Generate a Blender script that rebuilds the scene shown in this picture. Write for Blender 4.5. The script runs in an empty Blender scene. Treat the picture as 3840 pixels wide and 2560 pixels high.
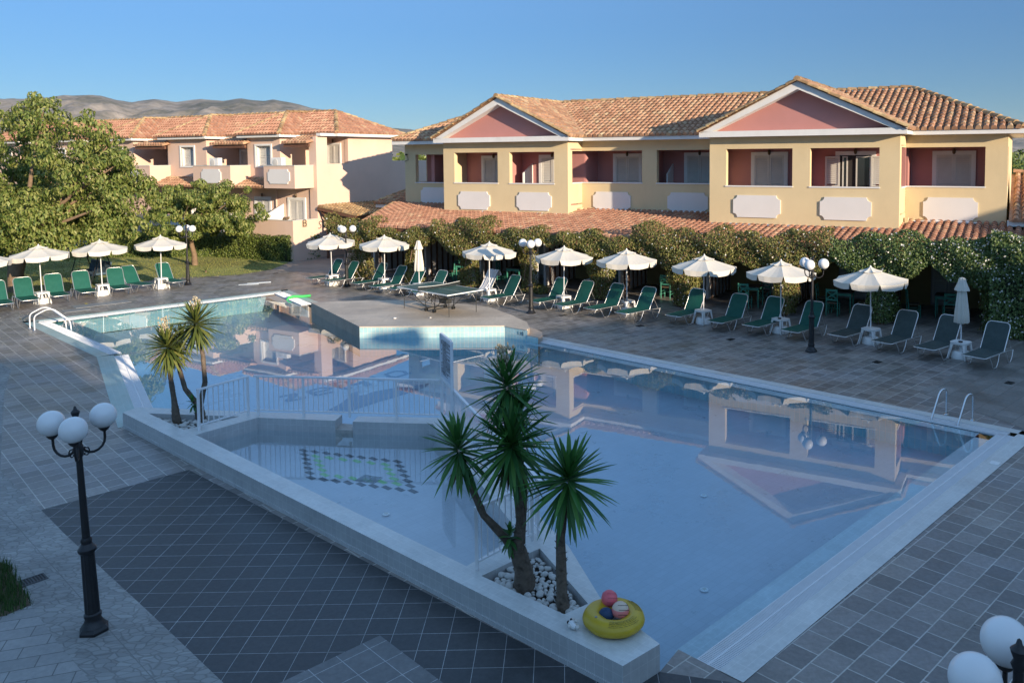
import bpy, bmesh, math, random
import numpy as np
from mathutils import Vector, Matrix
R = math.radians
random.seed(7)
NP = np.random.default_rng(7)

# ------------------------------------------------------------------ scene, camera, sky, sun
scene = bpy.context.scene
C = scene.collection
cam_d = bpy.data.cameras.new('Camera')
cam = bpy.data.objects.new('Camera', cam_d)
C.objects.link(cam)
scene.camera = cam
CAM_Z, PITCH, ROLL = 5.551, 0.0614, -0.0066
cam_d.sensor_width = 36.0
cam_d.lens = 3084.3 / 3840 * 36
cam_d.shift_x = (1920 - 2157.5) / 3840
cam_d.shift_y = (777.7 - 1280) / 3840
cam_d.clip_end = 30000
_f = Vector((0, math.cos(PITCH), -math.sin(PITCH)))
_r, _u = Vector((1, 0, 0)), Vector((0, math.sin(PITCH), math.cos(PITCH)))
_r2 = _r * math.cos(ROLL) + _u * math.sin(ROLL)
_u2 = -_r * math.sin(ROLL) + _u * math.cos(ROLL)
cam.matrix_world = Matrix(((_r2.x, _u2.x, -_f.x, 0), (_r2.y, _u2.y, -_f.y, 0), (_r2.z, _u2.z, -_f.z, CAM_Z), (0, 0, 0, 1)))

SUN_AZ, SUN_EL = R(-50), R(12.3)
world = bpy.data.worlds.new('World')
scene.world = world
world.use_nodes = True
nt = world.node_tree
sky = nt.nodes.new('ShaderNodeTexSky')
sky.sky_type = 'NISHITA'
sky.sun_disc = False
sky.sun_elevation = SUN_EL
sky.sun_rotation = math.pi / 2 - SUN_AZ
sky.altitude = 2500
sky.air_density = 1.0
sky.dust_density = 0.3
sky.ozone_density = 4.4
bg = nt.nodes['Background']
# clear evening sky: horizon dimmed, unseen zenith brightened and warmed to fill the shade
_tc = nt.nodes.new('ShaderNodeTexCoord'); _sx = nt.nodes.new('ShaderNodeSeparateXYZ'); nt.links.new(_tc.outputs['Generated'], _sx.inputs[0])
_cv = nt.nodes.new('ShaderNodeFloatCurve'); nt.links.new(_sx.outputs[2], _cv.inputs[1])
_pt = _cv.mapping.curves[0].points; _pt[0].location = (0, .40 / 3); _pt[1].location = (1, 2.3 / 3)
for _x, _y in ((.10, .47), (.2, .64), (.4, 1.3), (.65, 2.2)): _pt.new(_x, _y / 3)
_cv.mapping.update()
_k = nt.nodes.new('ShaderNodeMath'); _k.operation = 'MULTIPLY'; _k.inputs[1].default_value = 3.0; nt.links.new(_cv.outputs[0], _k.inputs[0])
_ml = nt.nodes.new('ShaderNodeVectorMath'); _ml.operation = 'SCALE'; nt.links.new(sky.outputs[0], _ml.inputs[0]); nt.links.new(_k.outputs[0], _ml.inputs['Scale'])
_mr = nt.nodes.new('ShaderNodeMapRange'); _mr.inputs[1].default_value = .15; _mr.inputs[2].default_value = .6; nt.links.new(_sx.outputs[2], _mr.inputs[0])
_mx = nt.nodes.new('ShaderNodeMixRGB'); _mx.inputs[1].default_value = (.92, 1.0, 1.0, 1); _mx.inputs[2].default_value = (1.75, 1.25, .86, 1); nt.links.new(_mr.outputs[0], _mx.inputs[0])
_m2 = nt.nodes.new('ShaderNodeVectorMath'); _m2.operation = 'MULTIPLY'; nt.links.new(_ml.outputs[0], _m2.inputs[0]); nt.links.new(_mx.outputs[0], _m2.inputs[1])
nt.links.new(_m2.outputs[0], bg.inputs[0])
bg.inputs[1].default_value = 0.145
sun_d = bpy.data.lights.new('Sun', 'SUN')
sun_d.energy = 4.7
sun_d.angle = R(0.5)
sun_d.color = (1.0, 0.82, 0.60)
sun = bpy.data.objects.new('Sun', sun_d)
C.objects.link(sun)
_s = Vector((math.cos(SUN_AZ) * math.cos(SUN_EL), math.sin(SUN_AZ) * math.cos(SUN_EL), math.sin(SUN_EL)))
sun.rotation_euler = (-_s).to_track_quat('-Z', 'Y').to_euler()
scene.view_settings.view_transform = 'Standard'
scene.view_settings.look = 'None'
scene.view_settings.exposure = 0.66
scene.view_settings.gamma = 1.0
scene.cycles.max_bounces = 8
scene.cycles.transparent_max_bounces = 12
scene.cycles.diffuse_bounces = 3
scene.cycles.glossy_bounces = 3
scene.cycles.caustics_reflective = False
scene.cycles.caustics_refractive = False

# ------------------------------------------------------------------ helpers
class MB:
    """collects vertices and faces of ONE mesh object"""
    def __init__(s): s.v, s.f, s.uv = [], [], {}
    def poly(s, pts, uv=None):
        n = len(s.v); s.v += [tuple(p) for p in pts]; s.f.append(tuple(range(n, n + len(pts))))
        if uv: s.uv[len(s.f) - 1] = uv
    def box(s, x0, x1, y0, y1, z0, z1):
        s.hexa([(x0, y0, z0), (x1, y0, z0), (x1, y1, z0), (x0, y1, z0)], [(x0, y0, z1), (x1, y0, z1), (x1, y1, z1), (x0, y1, z1)])
    def hexa(s, b, t):
        n = len(s.v); s.v += [tuple(p) for p in b] + [tuple(p) for p in t]; k = len(b)
        s.f.append(tuple(n + i for i in reversed(range(k)))); s.f.append(tuple(n + k + i for i in range(k)))
        for i in range(k):
            j = (i + 1) % k; s.f.append((n + i, n + j, n + k + j, n + k + i))
    def prism(s, pts, z0, z1): s.hexa([(p[0], p[1], z0) for p in pts], [(p[0], p[1], z1) for p in pts])
    def beam(s, a, b, w, h=None, up=(0, 0, 1)):
        a, b = Vector(a), Vector(b); d = (b - a).normalized(); h = h or w
        x = d.cross(Vector(up))
        if x.length < 1e-4: x = d.cross(Vector((0, 1, 0)))
        x.normalize(); y = x.cross(d)
        q = [(-w / 2, -h / 2), (w / 2, -h / 2), (w / 2, h / 2), (-w / 2, h / 2)]
        s.hexa([a + x * i + y * j for i, j in q], [b + x * i + y * j for i, j in q])
    def tube(s, pts, r, n=8, cap=True):
        pts = [Vector(p) for p in pts]; m = len(pts); rr = r if isinstance(r, (list, tuple)) else [r] * m
        t0 = (pts[1] - pts[0]).normalized(); ref = Vector((0, 0, 1)) if abs(t0.z) < .9 else Vector((1, 0, 0))
        x = t0.cross(ref).normalized(); base = len(s.v)
        for i, p in enumerate(pts):
            t = ((pts[min(i + 1, m - 1)] - pts[max(i - 1, 0)])).normalized()
            x = (x - t * x.dot(t)).normalized(); y = t.cross(x)
            for k in range(n):
                a = 2 * math.pi * k / n; s.v.append(tuple(p + (x * math.cos(a) + y * math.sin(a)) * rr[i]))
        for i in range(m - 1):
            for k in range(n):
                k2 = (k + 1) % n; s.f.append((base + i * n + k, base + i * n + k2, base + (i + 1) * n + k2, base + (i + 1) * n + k))
        if cap:
            s.f.append(tuple(base + k for k in reversed(range(n)))); s.f.append(tuple(base + (m - 1) * n + k for k in range(n)))
    def lathe(s, prof, c=(0, 0, 0), n=16, fl=None):
        """prof: list of (radius, z); fl: function(angle)->radius factor"""
        base = len(s.v); m = len(prof)
        for r, z in prof:
            for k in range(n):
                a = 2 * math.pi * k / n; q = r * (fl(a, z) if fl else 1)
                s.v.append((c[0] + q * math.cos(a), c[1] + q * math.sin(a), c[2] + z))
        for i in range(m - 1):
            for k in range(n):
                k2 = (k + 1) % n; s.f.append((base + i * n + k, base + i * n + k2, base + (i + 1) * n + k2, base + (i + 1) * n + k))
        if prof[0][0] > 1e-4: s.f.append(tuple(base + k for k in reversed(range(n))))
        if prof[-1][0] > 1e-4: s.f.append(tuple(base + (m - 1) * n + k for k in range(n)))
    def sphere(s, c, r, n=20, m=12, sc=(1, 1, 1)):
        base = len(s.v)
        for i in range(m + 1):
            th = math.pi * i / m
            for k in range(n):
                a = 2 * math.pi * k / n
                s.v.append((c[0] + sc[0] * r * math.sin(th) * math.cos(a), c[1] + sc[1] * r * math.sin(th) * math.sin(a), c[2] - sc[2] * r * math.cos(th)))
        for i in range(m):
            for k in range(n):
                k2 = (k + 1) % n; s.f.append((base + i * n + k, base + i * n + k2, base + (i + 1) * n + k2, base + (i + 1) * n + k))
    def build(s, name, mat, parent=None, smooth=None):
        me = bpy.data.meshes.new(name); me.from_pydata(s.v, [], s.f); me.validate(clean_customdata=False)
        if s.uv and len(me.polygons) == len(s.f):
            l = me.uv_layers.new(name='UVMap')
            for fi, uv in s.uv.items():
                for k, li in enumerate(me.polygons[fi].loop_indices): l.data[li].uv = uv[k]
        for m in (mat if isinstance(mat, (list, tuple)) else [mat]): me.materials.append(m)
        if smooth is not None:
            me.polygons.foreach_set('use_smooth', [True] * len(me.polygons))
            if smooth < 180: me.set_sharp_from_angle(angle=R(smooth))
        o = bpy.data.objects.new(name, me); C.objects.link(o)
        if parent: o.parent = parent
        return o

def tag(o, label=None, cat=None, group=None, kind=None):
    if label: o['label'] = label
    if cat: o['category'] = cat
    if group: o['group'] = group
    if kind: o['kind'] = kind
    return o
def empty(name, loc=(0, 0, 0), rz=0.0, label=None, cat=None, group=None):
    o = bpy.data.objects.new(name, None); C.objects.link(o); o.location = loc; o.rotation_euler = (0, 0, rz); o.empty_display_size = .2
    return tag(o, label, cat, group)
KIDS = {}
def copy_tree(o, parent=None):
    c = o.copy(); C.objects.link(c)
    if parent: c.parent = parent
    for ch in list(o.children): copy_tree(ch, c)
    return c
def place(proto, first, loc, rz, label, group, cat):
    o = proto if first else copy_tree(proto)
    o.location = loc; o.rotation_euler = (0, 0, rz)
    return tag(o, label, cat, group)

def fill_poly(outer, holes=(), z=0.0):
    """triangulated flat polygon with holes: (verts, faces)"""
    bm = bmesh.new(); ed = []
    for loop in [outer] + list(holes):
        vs = [bm.verts.new((p[0], p[1], z)) for p in loop]
        for i in range(len(vs)): ed.append(bm.edges.new((vs[i], vs[(i + 1) % len(vs)])))
    bmesh.ops.triangle_fill(bm, use_beauty=True, use_dissolve=False, edges=ed)
    bmesh.ops.recalc_face_normals(bm, faces=bm.faces)
    bm.verts.index_update()
    v = [tuple(x.co) for x in bm.verts]; f = []
    for fc in bm.faces:
        q = [x.index for x in fc.verts]
        if fc.normal.z < 0: q.reverse()
        f.append(tuple(q))
    bm.free(); return v, f
def sheet(name, outer, mat, z, holes=(), label=None, kind='structure', cat=None):
    m = MB(); m.v, m.f = fill_poly(outer, holes, z)
    return tag(m.build(name, mat), label, cat, None, kind)

# ------------------------------------------------------------------ materials (all procedural)
def newmat(name):
    m = bpy.data.materials.new(name); m.use_nodes = True
    t = m.node_tree; b = t.nodes['Principled BSDF']; return m, t, b
def N_(t, kind, **kw):
    n = t.nodes.new('ShaderNode' + kind)
    for k, v in kw.items():
        if k.startswith('i_'):
            key = k[2:]; key = int(key) if key.isdigit() else key.replace('_', ' ')
            n.inputs[key].default_value = v
        else: setattr(n, k, v)
    return n
def M(name, col, rough=.6, noise=None, bump=None, metal=0, spec=.5, island=0.0, streak=0.0, trans=0.0, dirt=None):
    """noise=(scale, amount) bump=(scale, strength) island=random value per piece dirt=(scale, amount, colour)"""
    m, t, b = newmat(name); L = t.links.new
    b.inputs['Roughness'].default_value = rough; b.inputs['Metallic'].default_value = metal
    b.inputs['Specular IOR Level'].default_value = spec
    rgb = N_(t, 'RGB'); rgb.outputs[0].default_value = (*col, 1); out = rgb.outputs[0]
    co = N_(t, 'TexCoord')
    if noise:
        nz = N_(t, 'TexNoise', i_Scale=noise[0], i_Detail=6.0, i_Roughness=.6); L(co.outputs['Object'], nz.inputs['Vector'])
        mr = N_(t, 'MapRange', i_1=.3, i_2=.7, i_3=1 - noise[1], i_4=1 + noise[1]); L(nz.outputs[0], mr.inputs[0])
        hs = N_(t, 'HueSaturation'); L(mr.outputs[0], hs.inputs['Value']); L(out, hs.inputs['Color']); out = hs.outputs[0]
    if dirt:
        nz = N_(t, 'TexNoise', i_Scale=dirt[0], i_Detail=8.0, i_Roughness=.65); mp = N_(t, 'Mapping'); mp.inputs['Scale'].default_value = (1, 1, .35) if streak else (1, 1, 1)
        L(co.outputs['Object'], mp.inputs[0]); L(mp.outputs[0], nz.inputs['Vector'])
        mr = N_(t, 'MapRange', i_1=.5, i_2=.75, i_3=0, i_4=dirt[1]); L(nz.outputs[0], mr.inputs[0])
        mx = N_(t, 'MixRGB'); mx.inputs[2].default_value = (*dirt[2], 1); L(mr.outputs[0], mx.inputs[0]); L(out, mx.inputs[1]); out = mx.outputs[0]
    if island:
        ge = N_(t, 'NewGeometry'); mr = N_(t, 'MapRange', i_3=1 - island, i_4=1 + island); L(ge.outputs['Random Per Island'], mr.inputs[0])
        hs = N_(t, 'HueSaturation'); L(mr.outputs[0], hs.inputs['Value']); L(out, hs.inputs['Color']); out = hs.outputs[0]
    L(out, b.inputs['Base Color'])
    if bump:
        nz = N_(t, 'TexNoise', i_Scale=bump[0], i_Detail=5.0); L(co.outputs['Object'], nz.inputs['Vector'])
        bp = N_(t, 'Bump', i_Strength=bump[1], i_Distance=.02); L(nz.outputs[0], bp.inputs['Height']); L(bp.outputs[0], b.inputs['Normal'])
    if trans:
        tr = N_(t, 'BsdfTranslucent'); L(out, tr.inputs[0]); mx = N_(t, 'MixShader'); mx.inputs[0].default_value = trans
        L(b.outputs[0], mx.inputs[1]); L(tr.outputs[0], mx.inputs[2]); L(mx.outputs[0], t.nodes['Material Output'].inputs[0])
    return m
def ramp_mat(name, stops, rough=.6, trans=0.0, spec=.3, noise=None, bump=None):
    """colour picked per loose piece from a ramp (leaves, roof tiles, stones)"""
    m, t, b = newmat(name); L = t.links.new
    b.inputs['Roughness'].default_value = rough; b.inputs['Specular IOR Level'].default_value = spec
    ge = N_(t, 'NewGeometry'); cr = N_(t, 'ValToRGB'); el = cr.color_ramp.elements
    el[0].position, el[0].color = stops[0][0], (*stops[0][1], 1); el[1].position, el[1].color = stops[-1][0], (*stops[-1][1], 1)
    for p, c in stops[1:-1]: e = el.new(p); e.color = (*c, 1)
    L(ge.outputs['Random Per Island'], cr.inputs[0]); out = cr.outputs[0]
    co = N_(t, 'TexCoord')
    if noise:
        nz = N_(t, 'TexNoise', i_Scale=noise[0], i_Detail=5.0); L(co.outputs['Object'], nz.inputs['Vector'])
        mr = N_(t, 'MapRange', i_1=.3, i_2=.7, i_3=1 - noise[1], i_4=1 + noise[1]); L(nz.outputs[0], mr.inputs[0])
        hs = N_(t, 'HueSaturation'); L(mr.outputs[0], hs.inputs['Value']); L(out, hs.inputs['Color']); out = hs.outputs[0]
    L(out, b.inputs['Base Color'])
    if bump:
        nz = N_(t, 'TexNoise', i_Scale=bump[0], i_Detail=4.0); L(co.outputs['Object'], nz.inputs['Vector'])
        bp = N_(t, 'Bump', i_Strength=bump[1], i_Distance=.02); L(nz.outputs[0], bp.inputs['Height']); L(bp.outputs[0], b.inputs['Normal'])
    if trans:
        tr = N_(t, 'BsdfTranslucent'); L(out, tr.inputs[0]); mx = N_(t, 'MixShader'); mx.inputs[0].default_value = trans
        L(b.outputs[0], mx.inputs[1]); L(tr.outputs[0], mx.inputs[2]); L(mx.outputs[0], t.nodes['Material Output'].inputs[0])
    return m
def paving(name, c1, c2, mortar, bw, bh, ang, rough=.45, off=.5, msize=.02, stain=.3, uv=False, shift=(0, 0), rvar=.15, bump=.25, warp=0.0, tint=None):
    m, t, b = newmat(name); L = t.links.new
    co = N_(t, 'TexCoord'); mp = N_(t, 'Mapping'); mp.inputs['Rotation'].default_value = (0, 0, -ang); mp.inputs['Location'].default_value = (shift[0], shift[1], 0)
    L(co.outputs['UV' if uv else 'Object'], mp.inputs[0]); vec = mp.outputs[0]
    br = N_(t, 'TexBrick', offset=off, i_Scale=1.0, i_Mortar_Size=msize / 2, i_Mortar_Smooth=.1, i_Brick_Width=bw, i_Row_Height=bh, i_Bias=0.0)
    br.inputs['Color1'].default_value = (*c1, 1); br.inputs['Color2'].default_value = (*c2, 1); br.inputs['Mortar'].default_value = (*mortar, 1)
    L(vec, br.inputs['Vector'])
    nz = N_(t, 'TexNoise', i_Scale=.9, i_Detail=9.0, i_Roughness=.68); L(co.outputs['UV' if uv else 'Object'], nz.inputs['Vector'])
    mr = N_(t, 'MapRange', i_1=.3, i_2=.7, i_3=1 - stain, i_4=1 + stain); L(nz.outputs[0], mr.inputs[0])
    n2 = N_(t, 'TexNoise', i_Scale=14.0, i_Detail=6.0, i_Roughness=.7); L(co.outputs['UV' if uv else 'Object'], n2.inputs['Vector'])
    m2 = N_(t, 'MapRange', i_1=.3, i_2=.7, i_3=1 - stain * .6, i_4=1 + stain * .6); L(n2.outputs[0], m2.inputs[0])
    mu = N_(t, 'Math', operation='MULTIPLY'); L(mr.outputs[0], mu.inputs[0]); L(m2.outputs[0], mu.inputs[1])
    hs = N_(t, 'HueSaturation'); L(mu.outputs[0], hs.inputs['Value']); L(br.outputs['Color'], hs.inputs['Color'])
    out = hs.outputs[0]
    if tint:
        n3 = N_(t, 'TexNoise', i_Scale=.45, i_Detail=4.0); L(co.outputs['UV' if uv else 'Object'], n3.inputs['Vector'])
        m3 = N_(t, 'MapRange', i_1=.45, i_2=.65, i_3=0.0, i_4=.6); L(n3.outputs[0], m3.inputs[0])
        mx = N_(t, 'MixRGB', blend_type='MULTIPLY'); mx.inputs[2].default_value = (*tint, 1); L(m3.outputs[0], mx.inputs[0]); L(out, mx.inputs[1]); out = mx.outputs[0]
    L(out, b.inputs['Base Color'])
    rr = N_(t, 'MapRange', i_1=.3, i_2=.7, i_3=rough - rvar, i_4=rough + rvar); L(nz.outputs[0], rr.inputs[0]); L(rr.outputs[0], b.inputs['Roughness'])
    sb = N_(t, 'Math', operation='SUBTRACT'); L(n2.outputs[0], sb.inputs[0]); L(br.outputs['Fac'], sb.inputs[1])
    bp = N_(t, 'Bump', i_Strength=bump, i_Distance=.01); L(sb.outputs[0], bp.inputs['Height']); L(bp.outputs[0], b.inputs['Normal'])
    return m

m_yellow = M('yellow_stucco', (.68, .55, .34), .85, noise=(.7, .05), bump=(60, .12), spec=.2, dirt=(1.3, .16, (.42, .33, .19)), streak=1)
m_pinkin = M('rose_stucco', (.50, .235, .215), .85, noise=(.8, .05), bump=(60, .12), spec=.2)
m_pinkb = M('salmon_stucco', (.70, .51, .41), .85, noise=(.6, .05), bump=(60, .12), spec=.2, dirt=(1.0, .15, (.48, .31, .23)), streak=1)
m_white = M('white_plaster', (.76, .75, .73), .7, noise=(1.5, .05), bump=(50, .08), spec=.2, dirt=(2.2, .22, (.5, .48, .44)), streak=1)
m_panel = M('white_panel', (.72, .70, .69), .7, noise=(1.2, .03), spec=.2)
m_shut = M('shutter_paint', (.60, .58, .54), .55, noise=(4, .05))
m_tile = ramp_mat('terracotta_tiles', [(0, (.36, .195, .12)), (.25, (.42, .235, .145)), (.6, (.45, .265, .165)), (.88, (.47, .30, .185)), (1, (.51, .37, .23))], .85, noise=(2.5, .28), bump=(30, .3), spec=.2)
m_tileold = ramp_mat('weathered_ridge_tiles', [(0, (.27, .17, .09)), (.5, (.42, .28, .15)), (1, (.5, .37, .2))], .9, noise=(6, .3), bump=(25, .5), spec=.2)
m_pinktile = ramp_mat('red_terracotta_tiles', [(0, (.38, .19, .125)), (.5, (.44, .235, .155)), (.9, (.48, .27, .18)), (1, (.52, .36, .23))], .85, noise=(2.5, .2), bump=(30, .3), spec=.2)
m_glass = M('dark_window', (.03, .035, .04), .06, spec=.8)
m_wood = M('brown_timber', (.16, .075, .045), .7, noise=(5, .25), bump=(20, .3))
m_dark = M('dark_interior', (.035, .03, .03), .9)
m_alu = M('brushed_aluminium', (.72, .72, .72), .38, metal=.85, noise=(8, .06))
m_steel = M('polished_steel', (.68, .69, .70), .18, metal=1.0)
m_wplast = M('white_plastic', (.78, .78, .77), .4, noise=(6, .04), dirt=(5, .15, (.55, .53, .5)))
m_canvas = M('cream_canvas', (.76, .715, .63), .85, noise=(3, .05), bump=(90, .1), spec=.1, trans=.12, dirt=(3, .2, (.5, .46, .4)))
m_green = M('green_sling', (.012, .10, .078), .6, noise=(5, .10), bump=(250, .2), spec=.25, dirt=(2.5, .25, (.04, .13, .105)))
m_grey = M('charcoal_sling', (.05, .075, .075), .6, noise=(5, .10), bump=(250, .2), spec=.25, dirt=(2.5, .2, (.1, .13, .13)))
m_black = M('black_iron', (.012, .012, .014), .42, noise=(12, .3), bump=(60, .1))
m_globe = M('opal_globe', (.80, .80, .80), .22, noise=(3, .02), spec=.5, dirt=(4, .12, (.62, .62, .62)))
m_rail = M('white_rail_paint', (.74, .75, .77), .4, noise=(6, .04))
m_greenw = M('green_painted_wood', (.06, .28, .20), .55, noise=(7, .15), bump=(40, .15))
m_rush = M('rush_seat', (.13, .10, .06), .9, noise=(20, .3), bump=(60, .4))
m_stone = ramp_mat('river_stones', [(0, (.38, .37, .35)), (.5, (.55, .54, .51)), (1, (.66, .65, .61))], .75, noise=(9, .12), bump=(18, .25))
m_leaf = ramp_mat('tree_leaves', [(0, (.06, .11, .025)), (.35, (.155, .205, .045)), (.7, (.25, .285, .075)), (1, (.36, .36, .13))], .5, trans=.28, spec=.35)
m_leafd = ramp_mat('hedge_leaves', [(0, (.05, .09, .018)), (.5, (.14, .19, .04)), (1, (.24, .28, .07))], .45, trans=.2, spec=.4)
m_vine = ramp_mat('vine_leaves', [(0, (.08, .10, .025)), (.4, (.19, .20, .052)), (.78, (.30, .28, .09)), (.9, (.30, .20, .095)), (1, (.25, .125, .07))], .5, trans=.22, spec=.35)
m_vined = ramp_mat('rose_leaves', [(0, (.045, .09, .025)), (.5, (.11, .175, .05)), (1, (.21, .26, .08))], .45, trans=.2, spec=.4)
m_petal = M('white_petals', (.78, .77, .72), .7, trans=.2)
m_bark = M('bark', (.20, .135, .085), .9, noise=(6, .3), bump=(16, .8))
m_yuc = ramp_mat('yucca_blades', [(0, (.025, .10, .025)), (.5, (.05, .17, .035)), (1, (.10, .235, .05))], .42, trans=.12, spec=.45)
m_yucl = ramp_mat('pale_yucca_blades', [(0, (.055, .085, .02)), (.5, (.12, .15, .035)), (1, (.2, .21, .06))], .45, trans=.15, spec=.4)
m_yucd = ramp_mat('dry_yucca_blades', [(0, (.10, .06, .035)), (1, (.2, .135, .07))], .8, trans=.1)
m_yucb = M('yucca_bark', (.13, .10, .075), .95, noise=(14, .35), bump=(30, 1.0))
# ------------------------------------------------------------------ ground, paving, pool
POOL = [(-19.09, 28.04), (-13.54, 22.92), (-9.52, 16.75), (-9.44, 16.81), (.46, 8.18), (.88, 8.56), (1.13, 8.96), (1.74, 8.36), (9.17, 16.02), (-1.15, 25.25), (-1.56, 25.81), (-2.14, 27.01), (-3.05, 28.53), (-3.97, 29.13), (-5.6, 29.9), (-7.56, 30.15), (-9.8, 31.15), (-12.29, 34.72)]
DK = [(-60, -12), (45, -12), (45, 70), (-60, 70)]
m_deck = paving('slate_tiles', (.165, .15, .138), (.29, .26, .235), (.50, .47, .42), .37, .335, R(45), rough=.40, stain=.34, msize=.016, rvar=.13, tint=(.72, .78, .9))
m_deckl = paving('slate_tiles_by_steps', (.17, .155, .147), (.28, .255, .24), (.50, .47, .42), .33, .31, R(-46), rough=.40, stain=.32, msize=.014, rvar=.12, tint=(.75, .8, .9))
m_patio = paving('dark_square_tiles', (.040, .041, .044), (.05, .051, .054), (.34, .34, .34), .333, .333, R(1), rough=.5, off=0.0, stain=.42, msize=.007, rvar=.1)
m_patio2 = paving('grey_square_tiles', (.13, .13, .13), (.155, .155, .155), (.38, .38, .38), .335, .335, R(45), rough=.5, off=0.0, stain=.3, msize=.009, rvar=.1)
m_paver = paving('pale_block_pavers', (.25, .245, .235), (.31, .30, .29), (.11, .105, .10), .46, .23, R(18), rough=.6, stain=.22, msize=.012)
m_pale = paving('pale_slate_tiles', (.17, .158, .145), (.23, .215, .20), (.1, .095, .09), .5, .42, R(45), rough=.45, stain=.34, msize=.012)
# stamped crazy paving: voronoi cells
m_path, t, b = newmat('crazy_paving'); L = t.links.new
co = N_(t, 'TexCoord'); mp = N_(t, 'Mapping'); mp.inputs['Rotation'].default_value = (0, 0, R(38)); mp.inputs['Scale'].default_value = (7.5, 15, 1)
nzw = N_(t, 'TexNoise', i_Scale=3.0, i_Detail=2.0); L(co.outputs['Object'], nzw.inputs['Vector'])
mxw = N_(t, 'MixRGB'); mxw.inputs[0].default_value = .10; L(co.outputs['Object'], mxw.inputs[1]); L(nzw.outputs[1], mxw.inputs[2]); L(mxw.outputs[0], mp.inputs[0])
ve = N_(t, 'TexVoronoi', feature='DISTANCE_TO_EDGE', i_Scale=1.0); vc = N_(t, 'TexVoronoi', i_Scale=1.0); L(mp.outputs[0], ve.inputs['Vector']); L(mp.outputs[0], vc.inputs['Vector'])
ed = N_(t, 'MapRange', i_1=.01, i_2=.09, i_3=0, i_4=1); L(ve.outputs['Distance'], ed.inputs[0])
bw = N_(t, 'RGBToBW'); L(vc.outputs['Color'], bw.inputs[0]); cr = N_(t, 'ValToRGB'); cr.color_ramp.elements[0].color = (.23, .225, .215, 1); cr.color_ramp.elements[1].color = (.34, .335, .32, 1); L(bw.outputs[0], cr.inputs[0])
br = N_(t, 'TexBrick', offset=0.0, i_Scale=1.0, i_Mortar_Size=.006, i_Brick_Width=1.3, i_Row_Height=.62); mp2 = N_(t, 'Mapping'); mp2.inputs['Rotation'].default_value = (0, 0, R(43)); L(co.outputs['Object'], mp2.inputs[0]); L(mp2.outputs[0], br.inputs['Vector'])
iv = N_(t, 'Math', operation='SUBTRACT'); iv.inputs[0].default_value = 1.0; L(br.outputs['Fac'], iv.inputs[1]); mm = N_(t, 'Math', operation='MULTIPLY'); L(iv.outputs[0], mm.inputs[0]); L(ed.outputs[0], mm.inputs[1])
mx = N_(t, 'MixRGB'); mx.inputs[1].default_value = (.185, .18, .17, 1); L(mm.outputs[0], mx.inputs[0]); L(cr.outputs[0], mx.inputs[2])
ns = N_(t, 'TexNoise', i_Scale=.8, i_Detail=8.0); L(co.outputs['Object'], ns.inputs['Vector']); mr = N_(t, 'MapRange', i_1=.3, i_2=.7, i_3=.75, i_4=1.2); L(ns.outputs[0], mr.inputs[0]); hs = N_(t, 'HueSaturation'); L(mr.outputs[0], hs.inputs['Value']); L(mx.outputs[0], hs.inputs['Color']); L(hs.outputs[0], b.inputs['Base Color'])
b.inputs['Roughness'].default_value = .62; bp = N_(t, 'Bump', i_Strength=.35, i_Distance=.01); L(mm.outputs[0], bp.inputs['Height']); L(bp.outputs[0], b.inputs['Normal'])
m_earth = M('dry_grass_earth', (.17, .14, .065), .95, noise=(.05, .3), dirt=(.3, .8, (.08, .095, .03)))
m_lawn = M('lawn', (.26, .27, .075), .95, noise=(.35, .35), bump=(120, 1.0), dirt=(.6, .5, (.28, .24, .10)))

v, f = fill_poly(DK, [POOL], 0.0)
m = MB(); m.v, m.f = v, f
tag(m.build('terrace', m_deck), kind='structure')
sheet('ground', [(-9000, -200), (9000, -200), (9000, 14000), (-9000, 14000)], m_earth, -.012, [[(p[0] * .97, 2 + p[1] * .9) for p in DK]])
sheet('left_terrace', [(-19.09, 28.04), (-22.5, 30.2), (-24, 28), (-15.87, 22.35), (-15.03, 21.57), (-13.57, 19.2), (-10.34, 14.43), (-8.53, 12.77), (-6.97, 14.43), (-9.44, 16.72), (-9.53, 16.75), (-13.54, 22.92)], m_deckl, .004)
sheet('patio', [(-8.53, 12.77), (-7.65, 11.94), (-6.47, 10.87), (-5.34, 9.85), (-4.64, 9.21), (-3.78, 8.42), (-1.2, 5), (4, 5), (3.4, 6.4), (1.72, 8.34), (.88, 8.55), (.46, 8.17), (-6.95, 14.42)], m_patio, .005)
sheet('patio_inset', [(-2.31, 9.26), (-5.3, 6.26), (-5, 5.0), (1, 5.0), (.75, 6.2)], m_patio2, .009)
sheet('path', [(-15.87, 22.35), (-15.03, 21.57), (-13.57, 19.2), (-10.34, 14.43), (-8.53, 12.77), (-7.65, 11.94), (-6.47, 10.87), (-5.34, 9.85), (-4.64, 9.21), (-3.78, 8.42), (-1.2, 5), (-3, 5), (-5.23, 8.47), (-6, 9.16), (-6.83, 9.95), (-7.2, 10.4), (-8.3, 11.4), (-12.5, 15.5), (-15.5, 19.5), (-18, 23), (-17, 23.4)], m_path, .006)
sheet('paver_walk', [(-6.83, 9.95), (-6, 9.16), (-5.23, 8.47), (-3, 5), (-9, 5), (-9.5, 9), (-7.06, 9.72)], m_paver, .007)
sheet('pale_walk', [(13.4, 24.1), (10.15, 21.13), (7.99, 18.97), (9.15, 16.1), (12, 17), (22, 20), (22, 30)], m_pale, .004)
sheet('entrance_path', [(-15.2, 40.9), (-15.35, 43.85), (-14.1, 46.45), (-10.5, 46), (-9.5, 41), (-11, 39)], M('worn_paving', (.30, .25, .215), .7, noise=(.7, .2), bump=(20, .2)), .004)
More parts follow.
